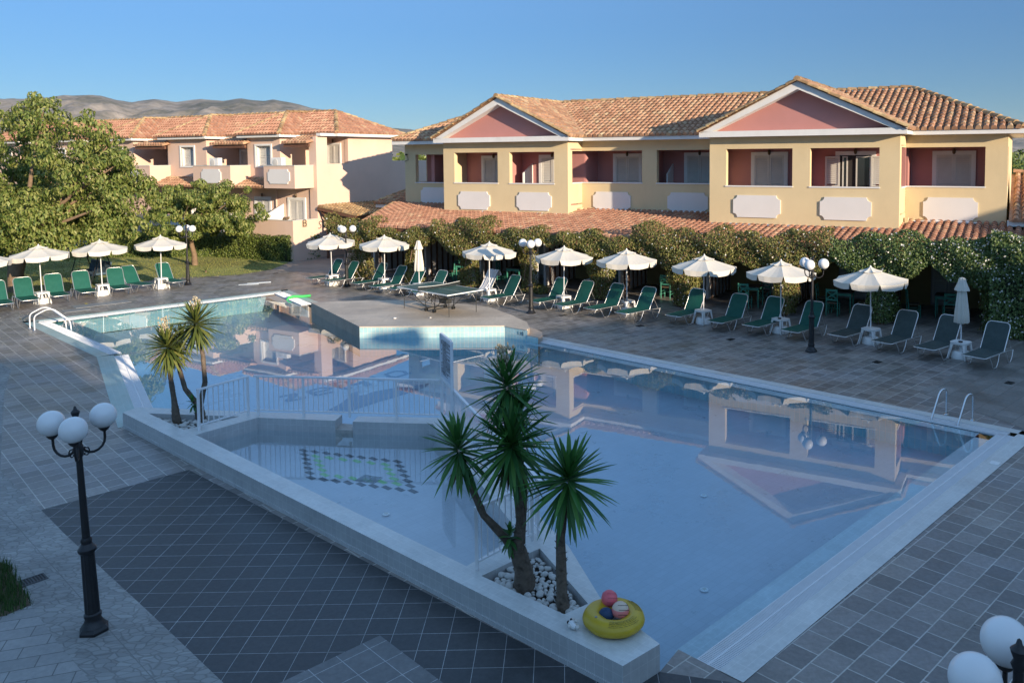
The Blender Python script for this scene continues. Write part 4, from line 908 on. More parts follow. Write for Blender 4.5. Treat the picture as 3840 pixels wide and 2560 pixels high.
yucca('yucca', (-7.7, 16.58, .15), [([(-7.68, 16.58, .12), (-7.72, 16.58, .3), (-7.74, 16.58, .52)], [.12, .10, .085]), ([(-7.74, 16.58, .5), (-8.02, 16.6, .86), (-8.16, 16.62, 1.36), (-8.2, 16.64, 1.62)], [.06, .048, .042, .04]), ([(-7.72, 16.58, .5), (-7.6, 16.58, 1.0), (-7.62, 16.57, 1.57), (-7.71, 16.56, 2.1)], [.06, .048, .043, .04])],
      [((-7.72, 16.55, 2.16), 130, .57, (0, -.12, 1), m_yucl), ((-8.13, 16.66, 1.78), 70, .46, (.15, .1, 1), m_yucl), ((-7.82, 16.5, .55), 16, .15, (-.2, 0, 1), m_yuc)], 'sunlit forked yucca standing behind the white railing end', m_yucl, 14, [((-7.72, 16.56, 2.05), 14, .3)], [((-7.75, 16.58, 2.3), .45)])

# ------------------------------------------------------------------ yellow swim ring, balls and toy on the wall end
m_ring = M('yellow_vinyl', (.56, .38, .02), .38, noise=(4, .12), bump=(9, .25), dirt=(6, .35, (.38, .26, .04)))
rg = empty('swim_ring', (.40, 8.93, HW), R(20), 'yellow inflatable swim ring lying on the wall end', 'swim ring')
mb = MB(); n, m_, R0, r0 = 56, 18, .235, .115
for i in range(n):
    for j in range(m_):
        a, b_ = 2 * math.pi * i / n, 2 * math.pi * j / m_
        def P(a, b_): k = 1 + .025 * math.sin(7 * a) * math.cos(b_); return ((R0 + r0 * k * math.cos(b_)) * math.cos(a), (R0 + r0 * k * math.cos(b_)) * math.sin(a), .085 + .085 * k * math.sin(b_))
        mb.poly([P(a, b_), P(a + 2 * math.pi / n, b_), P(a + 2 * math.pi / n, b_ + 2 * math.pi / m_), P(a, b_ + 2 * math.pi / m_)])
o = mb.build('tube', m_ring, rg, smooth=180); weld(o)
for p in o.data.polygons: p.use_smooth = True
mb = MB(); rr = random.Random(9)
for k, (rad, z) in enumerate(((.245, .1725), (.262, .170), (.279, .1655), (.296, .1585), (.312, .149))):
    for (a0, a1) in ((-2.15, -.95), (-.35, .45)):
        a = a0
        while a < a1:
            s_ = rr.uniform(.05, .16); q = lambda x: (rad * math.cos(x), rad * math.sin(x), z)
            mb.tube([q(a), q(a + s_ / 2), q(a + s_)], .0022, 4); a += s_ + .03
mb.build('printed_text', M('dark_print', (.10, .08, .03), .6), rg)
mb = MB(); mb.sphere((-.235, -.06, .17), .016, 8, 6, (1, 1, .6)); mb.build('valve', M('grey_valve', (.25, .26, .26), .5), rg)
def ball(name, x, y, z, r, mt, lb, seams=None, sc=(1, 1, 1)):
    mb = MB(); mb.sphere((0, 0, 0), r, 28, 18, sc); o = mb.build(name, mt, None, smooth=180); o.location = (x, y, z); tag(o, lb, 'ball')
    if seams:
        s = MB()
        for ax in range(3):
            for k in (-.5, 0, .5) if ax != 1 else (-.62, .62):
                pts = []
                for i in range(9):
                    a = -.8 + 1.6 * i / 8; u, v = math.sin(a) * .98, k; w = math.sqrt(max(.02, 1 - min(.97, u * u + v * v * .9)))
                    q = Vector((u, v, w)) if ax == 0 else (Vector((v, u, -w)) if ax == 1 else Vector((w, u, v)))
                    pts.append(q.normalized() * r * 1.004)
                s.tube(pts, .003, 5)
        sm = s.build('seam', seams, o); sm.rotation_euler = (1.1, .3, .5)
    return o
mpink, t, b = newmat('pink_white_panels'); L = t.links.new
co = N_(t, 'TexCoord'); gr = N_(t, 'SeparateXYZ'); L(co.outputs['Object'], gr.inputs[0]); cr = N_(t, 'ValToRGB'); mr = N_(t, 'MapRange', i_1=-.1, i_2=.1); L(gr.outputs[2], mr.inputs[0]); L(mr.outputs[0], cr.inputs[0])
cr.color_ramp.interpolation = 'CONSTANT'; e = cr.color_ramp.elements; e[0].color = (.32, .34, .42, 1); e[1].position = .30; e[1].color = (.78, .24, .24, 1); q = e.new(.68); q.color = (.72, .55, .42, 1)
L(cr.outputs[0], b.inputs['Base Color']); b.inputs['Roughness'].default_value = .45
ball('ball', .36, 9.12, HW + .20, .092, M('coral_pink_rubber', (.78, .14, .17), .45, noise=(6, .1)), 'plain coral pink ball lying in the yellow ring', M('dark_coral', (.5, .08, .1), .5))
ball('volleyball', .475, 8.93, HW + .165, .098, mpink, 'pink and white volleyball with dark seams in the yellow ring', m_black)
ball('ball', .315, 8.92, HW + .12, .085, M('navy_foam', (.015, .05, .12), .6, noise=(8, .2)), 'dark navy blue soft ball at the left inside the yellow ring', None, (1, .85, .95))
toy = empty('diving_toy', (-.06, 8.86, HW), R(-60), 'small white and grey plastic toy lying left of the yellow ring', 'toy')
mb = MB(); mb.sphere((0, 0, .045), .055, 14, 10, (1.25, .8, .75)); mb.build('body', m_wplast, toy, smooth=180)
for (x, y, z, r) in ((.075, .02, .05, .03), (-.06, .035, .06, .028), (.01, -.045, .05, .026), (.03, .03, .095, .024)): mb = MB(); mb.sphere((x, y, z), r, 10, 8, (1, 1, .7)); mb.build('fin', m_shut, toy, smooth=180)
mb = MB(); mb.sphere((-.062, -.022, .05), .018, 8, 6); mb.sphere((-.045, .005, .082), .014, 8, 6); mb.build('eye', m_black, toy, smooth=180)

# ------------------------------------------------------------------ small things on the paving
def drain(x, y, a, lb, w=.17, h=.11):
    t = empty('floor_drain', (x, y, .004), a, lb, 'drain', 'small dark floor drains')
    mb = MB(); mb.box(-w, w, -h, h, 0, .004); mb.build('well', m_dark, t)
    mb = MB(); mb.box(-w, w, -h, -h + .02, .0, .009); mb.box(-w, w, h - .02, h, 0, .009); mb.box(-w, -w + .02, -h + .02, h - .02, 0, .009); mb.box(w - .02, w, -h + .02, h - .02, 0, .009); mb.box(-.01, .01, -h + .02, h - .02, 0, .008)
    k = -w + .045
    while k < w - .03: mb.box(k, k + .012, -h + .02, h - .02, 0, .0075); k += .034
    mb.build('grid', m_black, t)
for (x, y, lb) in ((-.45, 28.58, 'small floor drain right of the sunlit lamp post'), (2.1, 26.7, 'small floor drain before the sunlit lounger by the reddish vine'), (4.68, 24.62, 'small floor drain left of the shaded lamp post'), (8.07, 21.77, 'small floor drain before the charcoal loungers'), (10.52, 19.67, 'small floor drain in the pale paving at the right edge'), (-14.58, 39.66, 'small floor drain at the lawn edge near the path')): drain(x, y, R(45), lb, .13, .085)
drain(-7.22, 10.58, R(48), 'dark grid drain in the crazy paving beside the corner bed', .15, .11)
for (x, y, a, w, h, lb) in ((-18.3, 31.45, 44, .95, .36, 'larger grey rubber mat on the deck before the swing seat'), (-18.5, 30.15, 44, .42, .25, 'smaller grey rubber mat nearer the pool edge')):
    mb = MB(); mb.box(-w, w, -h, h, 0, .012); o = mb.build('floor_mat', M('grey_mat', (.24, .25, .26), .5, noise=(4, .15), bump=(40, .2)), None); o.location = (x, y, .004); o.rotation_euler = (0, 0, R(a)); tag(o, lb, 'mat', 'grey mats on the left deck')
for (x, y, a, l, lb) in ((-14.49, 36.17, 20, .42, 'pale blue flat paddle lying on the sunlit deck'), (-14.2, 36.6, 25, .5, 'thin pale board lying just behind the paddle')):
    mb = MB(); mb.prism([(-l, -.02), (-.1, -.09), (l * .6, -.09), (l, -.07), (l, .07), (l * .6, .09), (-.1, .09)], 0, .03); o = mb.build('board', M('pale_blue_plastic', (.42, .48, .55), .4, noise=(6, .1)), None); o.location = (x, y, .004); o.rotation_euler = (0, 0, R(a)); tag(o, lb, 'board')
mb = MB(); mb.tube([(-.42, -.35, -.16), (-.36, -.22, .02), (-.2, -.05, .05), (.1, .06, .03), (.42, .1, .05)], .055, 10); o = mb.build('pool_noodle', M('lime_foam', (.06, .50, .12), .7, noise=(20, .1)), None, smooth=60); o.location = (-11.05, 32.6, .02); tag(o, 'bright green foam noodle hooked over the far pool edge', 'pool noodle')
mb = MB(); mb.box(-.085, .085, -.075, .075, 0, .008); o = mb.build('cover_plate', m_wplast, None); o.location = (7.52, 14.49, .006); o.rotation_euler = (0, 0, R(46)); tag(o, 'small white cover plate on the right pool coping', 'plate')
rr = random.Random(21); mlf = ramp_mat('fallen_leaves', [(0, (.2, .16, .04)), (.6, (.3, .26, .05)), (1, (.25, .12, .05))], .7)
lf0 = None
for k in range(16):
    x, y = rr.uniform(-21, -14.8), rr.uniform(28.6, 34.5)
    if (x + 18) * .66 + (y - 29) * -.73 > .5: continue
    if lf0 is None:
        mb = MB(); mb.poly([(-.06, 0, .01), (-.01, -.035, .0), (.07, 0, .012), (-.01, .035, .02)]); lf0 = mb.build('fallen_leaf', mlf); o = lf0
    else: o = lf0.copy(); C.objects.link(o)
    o.location = (x, y, .008); o.rotation_euler = (0, 0, rr.uniform(0, 6)); tag(o, 'dry yellow leaf fallen on the left deck', 'leaf', 'fallen leaves on the left deck')

# ------------------------------------------------------------------ taverna furniture under the arcade
m_ttop2 = M('dark_table_top', (.045, .038, .034), .4, noise=(6, .2))
def make_tav_table():
    t = empty('taverna_table', (0, 0, 0)); w, h = .36, .76
    mb = MB(); mb.box(-w, w, -w, w, h - .03, h); mb.build('tabletop', m_ttop2, t)
    mb = MB()
    for s_ in (-1, 1): mb.box(-w + .03, w - .03, s_ * (w - .045) - .012, s_ * (w - .045) + .012, h - .13, h - .031); mb.box(s_ * (w - .045) - .012, s_ * (w - .045) + .012, -w + .06, w - .06, h - .13, h - .031)
    mb.build('apron', m_greenw, t)
    for sx in (-1, 1):
        for sy in (-1, 1): mb = MB(); x, y = sx * (w - .045), sy * (w - .045); mb.hexa([(x - .018, y - .018, 0), (x + .018, y - .018, 0), (x + .018, y + .018, 0), (x - .018, y + .018, 0)], [(x - .026, y - .026, h - .031), (x + .026, y - .026, h - .031), (x + .026, y + .026, h - .031), (x - .026, y + .026, h - .031)]); mb.build('leg', m_greenw, t)
    return t
def make_tav_chair():
    t = empty('taverna_chair', (0, 0, 0)); w, h = .19, .45
    mb = MB(); mb.prism([(-w, -w), (w, -w), (w, w), (-w, w)], h - .03, h + .01); mb.build('seat', m_rush, t)
    for sx in (-1, 1):
        mb = MB(); mb.tube([(sx * w, w, 0), (sx * w, w, h - .02)], .019, 7); mb.build('leg', m_greenw, t)
        mb = MB(); mb.tube([(sx * w, -w, 0), (sx * w, -w, h), (sx * w * .97, -w - .05, .94)], .019, 7); mb.build('leg', m_greenw, t)
        mb = MB()
        for z in (.16, .27): mb.tube([(sx * w, -w, z), (sx * w, w, z)], .011, 5)
        mb.build('stretcher', m_greenw, t)
    mb = MB(); mb.tube([(-w, w, .2), (w, w, .2)], .011, 5); mb.tube([(-w, w, .3), (w, w, .3)], .011, 5); mb.build('stretcher', m_greenw, t)
    mb = MB(); y = lambda z: -w - .05 * (z - h) / .49
    mb.beam((-w, y(.89), .89), (w, y(.89), .89), .02, .075); mb.beam((-w, y(.56), .56), (w, y(.56), .56), .02, .05)
    mb.beam((-w + .01, y(.585), .585), (w - .01, y(.85), .85), .016, .035); mb.beam((w - .01, y(.585) + .018, .585), (-w + .01, y(.85) + .018, .85), .016, .035); mb.build('backrest', m_greenw, t)
    return t
TVT, TVC = make_tav_table(), make_tav_chair(); f1 = f2 = True
FY = -.5009
def W(u, w, z=0): return (6.9938 + .87713 * u - .48025 * w, 31.5528 - .48025 * u - .87713 * w, z)
TAB = [(-13.0, 1.1, 'green taverna table behind the vine arch right of the closed sunlit parasol'), (-10.3, 1.05, 'green taverna table behind the towel covered lounger'), (-6.6, .35, 'green taverna table beside the white pot in the arcade'), (-3.35, .55, 'green taverna table under the arcade left of the fourth vine pillar from the right'), (.25, 1.45, 'green taverna table behind the loungers left of the shaded lamp post'), (3.45, 1.25, 'green taverna table behind the shaded lamp post'), (6.75, .45, 'green taverna table behind the closed parasol in the shade')]
for i, (u, w, lb) in enumerate(TAB): place(TVT, f1, W(u, w, .01), FY + random.uniform(-.1, .1), lb, 'green taverna tables', 'table'); f1 = False
CHR = [(-13.55, 1.35, 90, 'green cross back chair seen from behind beside the vine arch'), (-11.3, .7, -80, 'green chair left of the table behind the white towel'), (-9.55, 1.3, 85, 'green chair right of the table behind the white towel'), (-6.5, -.5, 175, 'green chair at the table by the white pot'), (-3.2, 1.25, 0, 'green chair pushed in before the table left of the fourth vine pillar'), (-3.3, -.4, 180, 'green chair behind the table left of the fourth vine pillar'), (.15, 2.0, 0, 'green chair in front of the table left of the shaded lamp post'), (.45, .6, 180, 'green chair behind the table left of the shaded lamp post'), (3.25, 1.9, 0, 'green chair pushed in at the table behind the shaded lamp post'), (2.75, 1.1, -90, 'green chair left of the table behind the shaded lamp post'), (4.2, 1.3, 90, 'green chair right of the table behind the shaded lamp post'), (5.75, .95, -75, 'green chair standing apart left of the closed parasol table'), (6.9, 1.1, 10, 'green chair pushed in at the table behind the closed parasol')]
for i, (u, w, a, lb) in enumerate(CHR): place(TVC, f2, W(u, w, .01), FY + R(a), lb, 'green taverna chairs', 'chair'); f2 = False
mb = MB(); mb.lathe([(.13, 0), (.17, .02), (.2, .34), (.215, .36), (.2, .37), (.18, .34), (0, .33)], n=18); o = mb.build('flower_pot', m_wplast, None, smooth=40); o.location = W(-7.05, .55, .02); tag(o, 'white flower pot on the arcade floor beside a green table', 'pot')

# ------------------------------------------------------------------ swing seat on the lawn
sw = empty('swing_seat', (-22.0, 37.2, 0), R(-38), 'garden swing seat with pale blue canopy on the lawn', 'swing seat')
m_blue = M('faded_blue_canvas', (.42, .47, .56), .85, noise=(3, .08)); m_blued = M('blue_grey_cushion', (.05, .09, .13), .9, noise=(5, .2))
for s_ in (-1, 1):
    mb = MB(); mb.tube([(s_ * 1.15, -.55, 0), (s_ * 1.12, -.05, 1.75)], .022, 7); mb.tube([(s_ * 1.15, .55, 0), (s_ * 1.12, .05, 1.75)], .022, 7); mb.build('leg', m_black, sw)
    mb = MB(); mb.tube([(s_ * .95, -.2, .42), (s_ * 1.02, -.02, 1.7)], .008, 5); mb.tube([(s_ * .95, .25, .6), (s_ * 1.02, .02, 1.7)], .008, 5); mb.build('chain', m_black, sw)
mb = MB(); mb.tube([(-1.2, 0, 1.75), (1.2, 0, 1.75)], .022, 7); mb.build('top_bar', m_black, sw)
mb = MB(); mb.poly([(-1.3, -.75, 1.45), (1.3, -.75, 1.45), (1.3, .1, 1.86), (-1.3, .1, 1.86)]); mb.poly([(-1.3, .1, 1.86), (1.3, .1, 1.86), (1.3, .7, 1.7), (-1.3, .7, 1.7)]); mb.poly([(-1.3, -.75, 1.45), (1.3, -.75, 1.45), (1.3, -.78, 1.28), (-1.3, -.78, 1.28)]); mb.build('canopy', m_blue, sw)
mb = MB(); n = 12
for i in range(n):
    x0, x1 = -1 + 2 * i / n, -1 + 2 * (i + 1) / n; z = lambda x: .30 + .12 * x * x
    mb.hexa([(x0, -.25, z(x0)), (x1, -.25, z(x1)), (x1, .25, z(x1)), (x0, .25, z(x0))], [(x0, -.25, z(x0) + .1), (x1, -.25, z(x1) + .1), (x1, .25, z(x1) + .1), (x0, .25, z(x0) + .1)])
mb.build('seat', m_blued, sw)
mb = MB(); mb.hexa([(-1, .22, .42), (1, .22, .42), (1, .3, .42), (-1, .3, .42)], [(-1, .36, .95), (1, .36, .95), (1, .44, .95), (-1, .44, .95)]); mb.build('backrest', m_blued, sw)
# ------------------------------------------------------------------ buildings: local frame x = u along the long front, y = -w (away from the pool)
BX, BY, BPHI = 6.9938, 31.5528, -.5009
def Lc(u, w, z): return (u, -w, z)
def cells(a0, a1, z0, z1, ops):
    xs = sorted({a0, a1, *[min(max(o[0], a0), a1) for o in ops], *[min(max(o[1], a0), a1) for o in ops]}); zs = sorted({z0, z1, *[o[2] for o in ops], *[o[3] for o in ops]})
    for i in range(len(xs) - 1):
        for j in range(len(zs) - 1):
            cx, cz = (xs[i] + xs[i + 1]) / 2, (zs[j] + zs[j + 1]) / 2
            if not any(o[0] < cx < o[1] and o[2] < cz < o[3] for o in ops): yield xs[i], xs[i + 1], zs[j], zs[j + 1]
def wall_u(mb, u0, u1, wf, th, z0, z1, ops=()):
    for a, b_, c, d in cells(u0, u1, z0, z1, ops): mb.box(a, b_, -wf, -wf + th, c, d)
def wall_w(mb, uf, th, w0, w1, z0, z1, ops=()):
    """wall whose outer face is at u=uf, thickness towards -u when th>0"""
    for a, b_, c, d in cells(w0, w1, z0, z1, ops): mb.box(min(uf, uf - th), max(uf, uf - th), -b_, -a, c, d)
def ubox(mb, u0, u1, w0, w1, z0, z1): mb.box(u0, u1, -w1, -w0, z0, z1)
def tiles(poly, E0, E1, pitch=.25, row=.36, sheet=True, jit=.012, seed=1):
    """barrel tiles running up a sloping roof polygon; E0->E1 is the eave line"""
    rr = random.Random(seed); mb = MB(); P = [Vector(p) for p in poly]; e = (Vector(E1) - Vector(E0)).normalized()
    n = Vector()
    for i in range(1, len(P) - 1): n += (P[i] - P[0]).cross(P[i + 1] - P[0])
    n.normalize()
    if n.z < 0: n = -n
    up = n.cross(e).normalized()
    if up.z < 0: up = -up
    O = Vector(E0); Q = [((p - O).dot(e), (p - O).dot(up)) for p in P]
    if sheet: mb.poly(P)
    smin, smax = min(q[0] for q in Q), max(q[0] for q in Q); K = int((smax - smin) / pitch); s = smin + (smax - smin - (K - 1) * pitch) / 2
    for k in range(K):
        sc = s + k * pitch; ts = []
        for i in range(len(Q)):
            (x0, t0), (x1, t1) = Q[i], Q[(i + 1) % len(Q)]
            if (x0 <= sc) != (x1 <= sc): ts.append(t0 + (t1 - t0) * (sc - x0) / (x1 - x0))
        if len(ts) < 2: continue
        ta, tb = min(ts), max(ts); t = ta - .05
        while t < tb - .05:
            te = min(t + row * 1.1, tb); r0, r1 = pitch * .42, pitch * .35; l0, l1 = .06, .022
            o = sc + rr.uniform(-jit, jit); base = len(mb.v)
            for (tt_, r, l) in ((t, r0, l0), (te, r1, l1)):
                for j in range(7): a = math.pi * j / 6; mb.v.append(tuple(O + e * (o + r * math.cos(a)) + up * tt_ + n * (r * .95 * math.sin(a) + l * math.sin(a) + .004)))
            for j in range(6): mb.f.append((base + j, base + j + 1, base + 8 + j, base + 7 + j))
            mb.f.append(tuple(base + j for j in reversed(range(7))))
            t += row
    return mb
def ridge(mb, A, B, r=.12, seg=.42, seed=3):
    rr = random.Random(seed); A, B = Vector(A), Vector(B); d = B - A; n = max(1, int(d.length / seg)); e = d.normalized(); x = e.cross(Vector((0, 0, 1))).normalized(); up = x.cross(e)
    for i in range(n):
        p0, p1 = A + d * (i / n), A + d * min(1, (i + 1.12) / n); base = len(mb.v); dz = rr.uniform(-.01, .01)
        for p, q in ((p0, r * 1.06), (p1, r * .9)):
            for j in range(7): a = math.pi * j / 6; mb.v.append(tuple(p + x * q * math.cos(a) + up * (q * math.sin(a) + dz + (.02 if p is p0 else 0))))
        for j in range(6): mb.f.append((base + j, base + j + 1, base + 8 + j, base + 7 + j))
        mb.f.append(tuple(base + j for j in reversed(range(7)))); mb.f.append(tuple(base + 7 + j for j in range(7)))
def notch_panel(u0, u1, z0, z1, r=.16):
    P = []
    for (cu, cz, a0) in ((u1, z0, math.pi), (u1, z1, 1.5 * math.pi), (u0, z1, 0.0), (u0, z0, .5 * math.pi)):
        P += [(cu + r * math.cos(a0 - math.pi / 2 * i / 6), cz + r * math.sin(a0 - math.pi / 2 * i / 6)) for i in range(7)]
    return P
def plaque(root, u0, u1, w, z0, z1, th=.05, mat=None):
    mb = MB(); P = notch_panel(u0, u1, z0, z1); k = len(P)
    mb.hexa([(p[0], -w, p[1]) for p in P], [(p[0], -w - th, p[1]) for p in P]); return mb.build('plaque', mat or m_panel, root)
def leaf_shutter(mb, u0, u1, z0, z1, w, n=None, axis=0):
    """louvred shutter leaf standing in the plane w (axis 0) or along w (axis 1)"""
    b = (lambda a0, a1, d0, d1, c0, c1: ubox(mb, a0, a1, w + d0, w + d1, c0, c1)) if axis == 0 else (lambda a0, a1, d0, d1, c0, c1: ubox(mb, w + d0, w + d1, a0, a1, c0, c1))
    f = .07; zm = z0 + (z1 - z0) * .42; b(u0, u0 + f, 0, .04, z0, z1); b(u1 - f, u1, 0, .04, z0, z1)
    for z in (z0, zm, z1 - f): b(u0 + f, u1 - f, 0, .04, z, z + f)
    z = z0 + f + .01
    while z < z1 - f - .02:
        if not (zm - .03 < z < zm + f):
            if axis == 0: mb.hexa([(u0 + f, -(w + .032), z), (u1 - f, -(w + .032), z), (u1 - f, -(w + .025), z), (u0 + f, -(w + .025), z)], [(u0 + f, -(w + .012), z + .062), (u1 - f, -(w + .012), z + .062), (u1 - f, -(w + .004), z + .062), (u0 + f, -(w + .004), z + .062)])
            else: b(u0 + f, u1 - f, .01, .03, z, z + .03)
        z += .075
def door(root, u0, u1, w, z0, z1, fw=.15, name='balcony_door', shut=True, lab=None):
    """white surround with two louvred leaves"""
    mb = MB(); ubox(mb, u0, u0 + fw, w, w + .07, z0, z1); ubox(mb, u1 - fw, u1, w, w + .07, z0, z1); ubox(mb, u0 + fw, u1 - fw, w, w + .07, z1 - fw, z1); d = mb.build(name, m_white, root)
    if lab: d['label'] = lab
    if shut:
        um = (u0 + u1) / 2
        for a, b_ in ((u0 + fw, um - .005), (um + .005, u1 - fw)): mb = MB(); leaf_shutter(mb, a, b_, z0 + .02, z1 - fw - .01, w + .012); mb.build('shutter', m_shut, d)
        mb = MB(); ubox(mb, u0 + fw, u1 - fw, w, w + .01, z0, z1 - fw); mb.build('backing', m_shut, d)
    return d
def wlamp(root, u, w, z):
    mb = MB(); mb.lathe([(.03, .06), (.055, .05), (.05, .02), (.06, 0), (.055, -.10), (.03, -.14), (0, -.15)], c=(u, -w - .09, z), n=10); mb.tube([(u, -w, z + .03), (u, -w - .09, z + .07)], .012, 6); mb.build('wall_lamp', M('bronze_lamp', (.12, .085, .05), .4, metal=.6), root, smooth=40)

# ================================================================== yellow two storey hotel
yh = empty('hotel_building', (BX, BY, 0), BPHI, 'yellow two storey hotel with two pink gables, rose balconies and a clay tile roof', 'building')
SB, ST, ZE, ZR, ZT = 4.38, 5.81, 6.43, 8.29, 6.26
G2L, G2R, G1L, G1R = -1.92, 5.115, -15.65, -8.777
W2, W1, WR2, WR1, WL = 0.0, -.80, -1.66, -2.12, -2.46
TH = .24
mb = MB()
wall_u(mb, G2L, G2R, W2, TH, 2.5, ZT, [(-1.246, 1.328, SB, ST), (1.981, 4.426, SB, ST)])
wall_w(mb, G2R, TH, -2.0, W2 - TH, 2.5, ZT, [(-2.0, -.40, SB, ST)])
wall_w(mb, G2L + TH, TH, -2.36, W2 - TH, 2.5, ZT)
wall_u(mb, G2R, 8.46, WR2, TH, 2.5, ZT, [(G2R - .1, 7.75, SB, ST)])
wall_w(mb, 8.46, TH, -11.0, WR2 - TH, 0, ZT, [(-3.3, -2.05, SB, ST)])
wall_u(mb, G1R, G2L, WR1, TH, 2.5, ZT, [(G1R - .1, -5.78, SB, ST), (-5.08, -2.5, SB, ST)])
wall_u(mb, G1L, G1R, W1, TH, 2.5, ZT, [(-15.0, -12.51, SB - .03, ST - .03), (-11.855, -9.476, SB - .03, ST - .03)])
wall_w(mb, G1R, TH, -2.36, W1 - TH, 2.5, ZT, [(-2.4, -1.2, SB, ST)])
wall_w(mb, G1L + TH, TH, -2.7, W1 - TH, 2.5, ZT)
wall_u(mb, -19.45, G1L, WL, TH, 2.5, ZT, [(-18.75, -16.2, SB - .1, ST - .1)])
wall_w(mb, -19.45 + TH, TH, -11, WL - TH, 0, ZT, [(-4.2, -2.95, SB - .1, ST - .1)])
ubox(mb, -19.45 + TH, 8.46 - TH, -11, -10.76, 0, ZT)
mb.build('wall', m_yellow, yh)
# balcony rooms: rose back walls, partitions, ceilings, floors
mb = MB()
def room(u0, u1, wb, wf, side=True):
    ubox(mb, u0, u1, wb - .1, wb, SB - 1.0, ZT - .05)
    ubox(mb, u0, u1, wb, wf, ST + .04, ST + .1)
    ubox(mb, u0, u1, wb, wf, SB - 1.0, SB - .93)
room(G2L + TH + .005, G2R + .0, -1.55, W2 - TH - .005); room(G2R + .005, 8.46 - TH - .005, -3.16, WR2 - TH - .005); room(G1R + .005, G2L - .005, -3.62, WR1 - TH - .005)
room(G1L + TH + .005, G1R, -2.35, W1 - TH - .005); room(-19.2, G1L - .005, -3.95, WL - TH - .005)
for u, wb, wf in ((5.08, -3.2, -2.2), (8.21, -3.16, -1.91), (G2L - .02, -3.62, -2.37), (1.62, -1.55, -.25), (-12.2, -2.35, -1.05), (-5.43, -3.6, -2.37), (-15.6, -3.9, -2.75)): ubox(mb, u - .06, u + .04, wb, wf, SB - .93, ST + .04)
ubox(mb, G1R - .22, G1R + .05, -3.62, -2.37, SB - .93, ST + .04); ubox(mb, -17.95, -17.75, -3.95, -2.75, SB - .93, ST + .04)
mb.build('balcony_wall', m_pinkin, yh)
for (u0, u1, w0, zz) in ((-1.28, 1.36, W2, SB), (1.95, 4.46, W2, SB), (G2R - .02, 7.78, WR2, SB), (G1R - .02, -5.75, WR1, SB), (-5.11, -2.4, WR1, SB), (-15.03, -12.48, W1, SB - .03), (-11.885, -9.446, W1, SB - .03), (-18.78, G1L, WL, SB - .1)):
    mb = MB(); ubox(mb, u0, u1, w0 - TH - .02, w0 + .03, zz - .035, zz + .012); mb.build('sill', m_white, yh)
mb = MB(); ubox(mb, G2R - TH - .02, G2R + .03, -1.63, -.38, SB - .035, SB + .012); mb.build('sill', m_white, yh)
mb = MB(); ubox(mb, G1R - TH - .02, G1R + .03, -2.09, -1.18, SB - .035, SB + .012); mb.build('sill', m_white, yh)
for (u0, u1, w, zt) in ((-.70, .78, -1.55, 5.69), (5.88, 7.38, -3.16, 5.68), (-7.90, -6.43, -3.62, 5.68), (-4.37, -2.9, -3.62, 5.7), (-14.48, -13.0, -2.35, 5.63), (-11.18, -9.7, -2.35, 5.65)): door(yh, u0, u1, w, SB - .93, zt); wlamp(yh, (u0 + u1) / 2, w, zt + .02)
# the one open door: leaves folded back, dark panes and a curtain
d = door(yh, 2.6, 4.08, -1.55, SB - .93, 5.69, shut=False, lab='open balcony door with its white shutters folded back'); wlamp(yh, 3.34, -1.55, 5.72)
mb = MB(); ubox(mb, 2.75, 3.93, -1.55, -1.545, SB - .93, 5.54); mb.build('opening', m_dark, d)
mb = MB(); leaf_shutter(mb, 2.23, 2.78, SB - .91, 5.5, -1.46); mb.build('shutter', m_shut, d); mb = MB(); leaf_shutter(mb, 3.91, 4.45, SB - .91, 5.5, -1.46); mb.build('shutter', m_shut, d)
for a, b_ in ((2.86, 3.06), (3.36, 3.90)):
    mb = MB(); ubox(mb, a, a + .05, -1.535, -1.49, SB - .9, 5.5); ubox(mb, b_ - .05, b_, -1.535, -1.49, SB - .9, 5.5); ubox(mb, a + .05, b_ - .05, -1.535, -1.49, 5.45, 5.5); s_ = mb.build('sash', m_shut, d)
    mb = MB(); ubox(mb, a + .05, b_ - .05, -1.52, -1.512, SB - .9, 5.45); mb.build('pane', m_glass, s_)
mb = MB()
for i in range(8): u = 3.74 + i * .017; mb.tube([(u, 1.54 + .0 - .01 * (i % 2), SB - .9), (u + .01, 1.535, 5.4)], .012, 5)
mb.build('curtain', M('cream_curtain', (.6, .58, .5), .9), d)
# white slanted screens between balconies
for (u, w0, w1, zt) in ((-11.6, -2.35, -1.5, 5.25), (-4.95, -3.6, -2.9, 5.2)):
    mb = MB(); mb.hexa([(u, -w0, SB - .93), (u + .06, -w0, SB - .93), (u + .06, -w1, SB - .93), (u, -w1, SB - .93)], [(u, -w0, zt), (u + .06, -w0, zt), (u + .06, -w1, zt - .45), (u, -w1, zt - .45)]); mb.build('screen', m_white, yh)
for a in ((-.943, .896, W2, 3.174, 4.026), (2.366, 4.176, W2, 3.172, 4.012), (5.735, 7.551, WR2, 3.13, 3.98), (-14.777, -12.954, W1, 3.094, 3.939), (-11.463, -9.622, W1, 3.122, 3.954), (-8.19, -6.32, WR1, 3.125, 3.966), (-4.567, -2.724, WR1, 3.132, 3.986), (-18.4, -16.5, WL, 3.15, 4.03)): plaque(yh, *a)
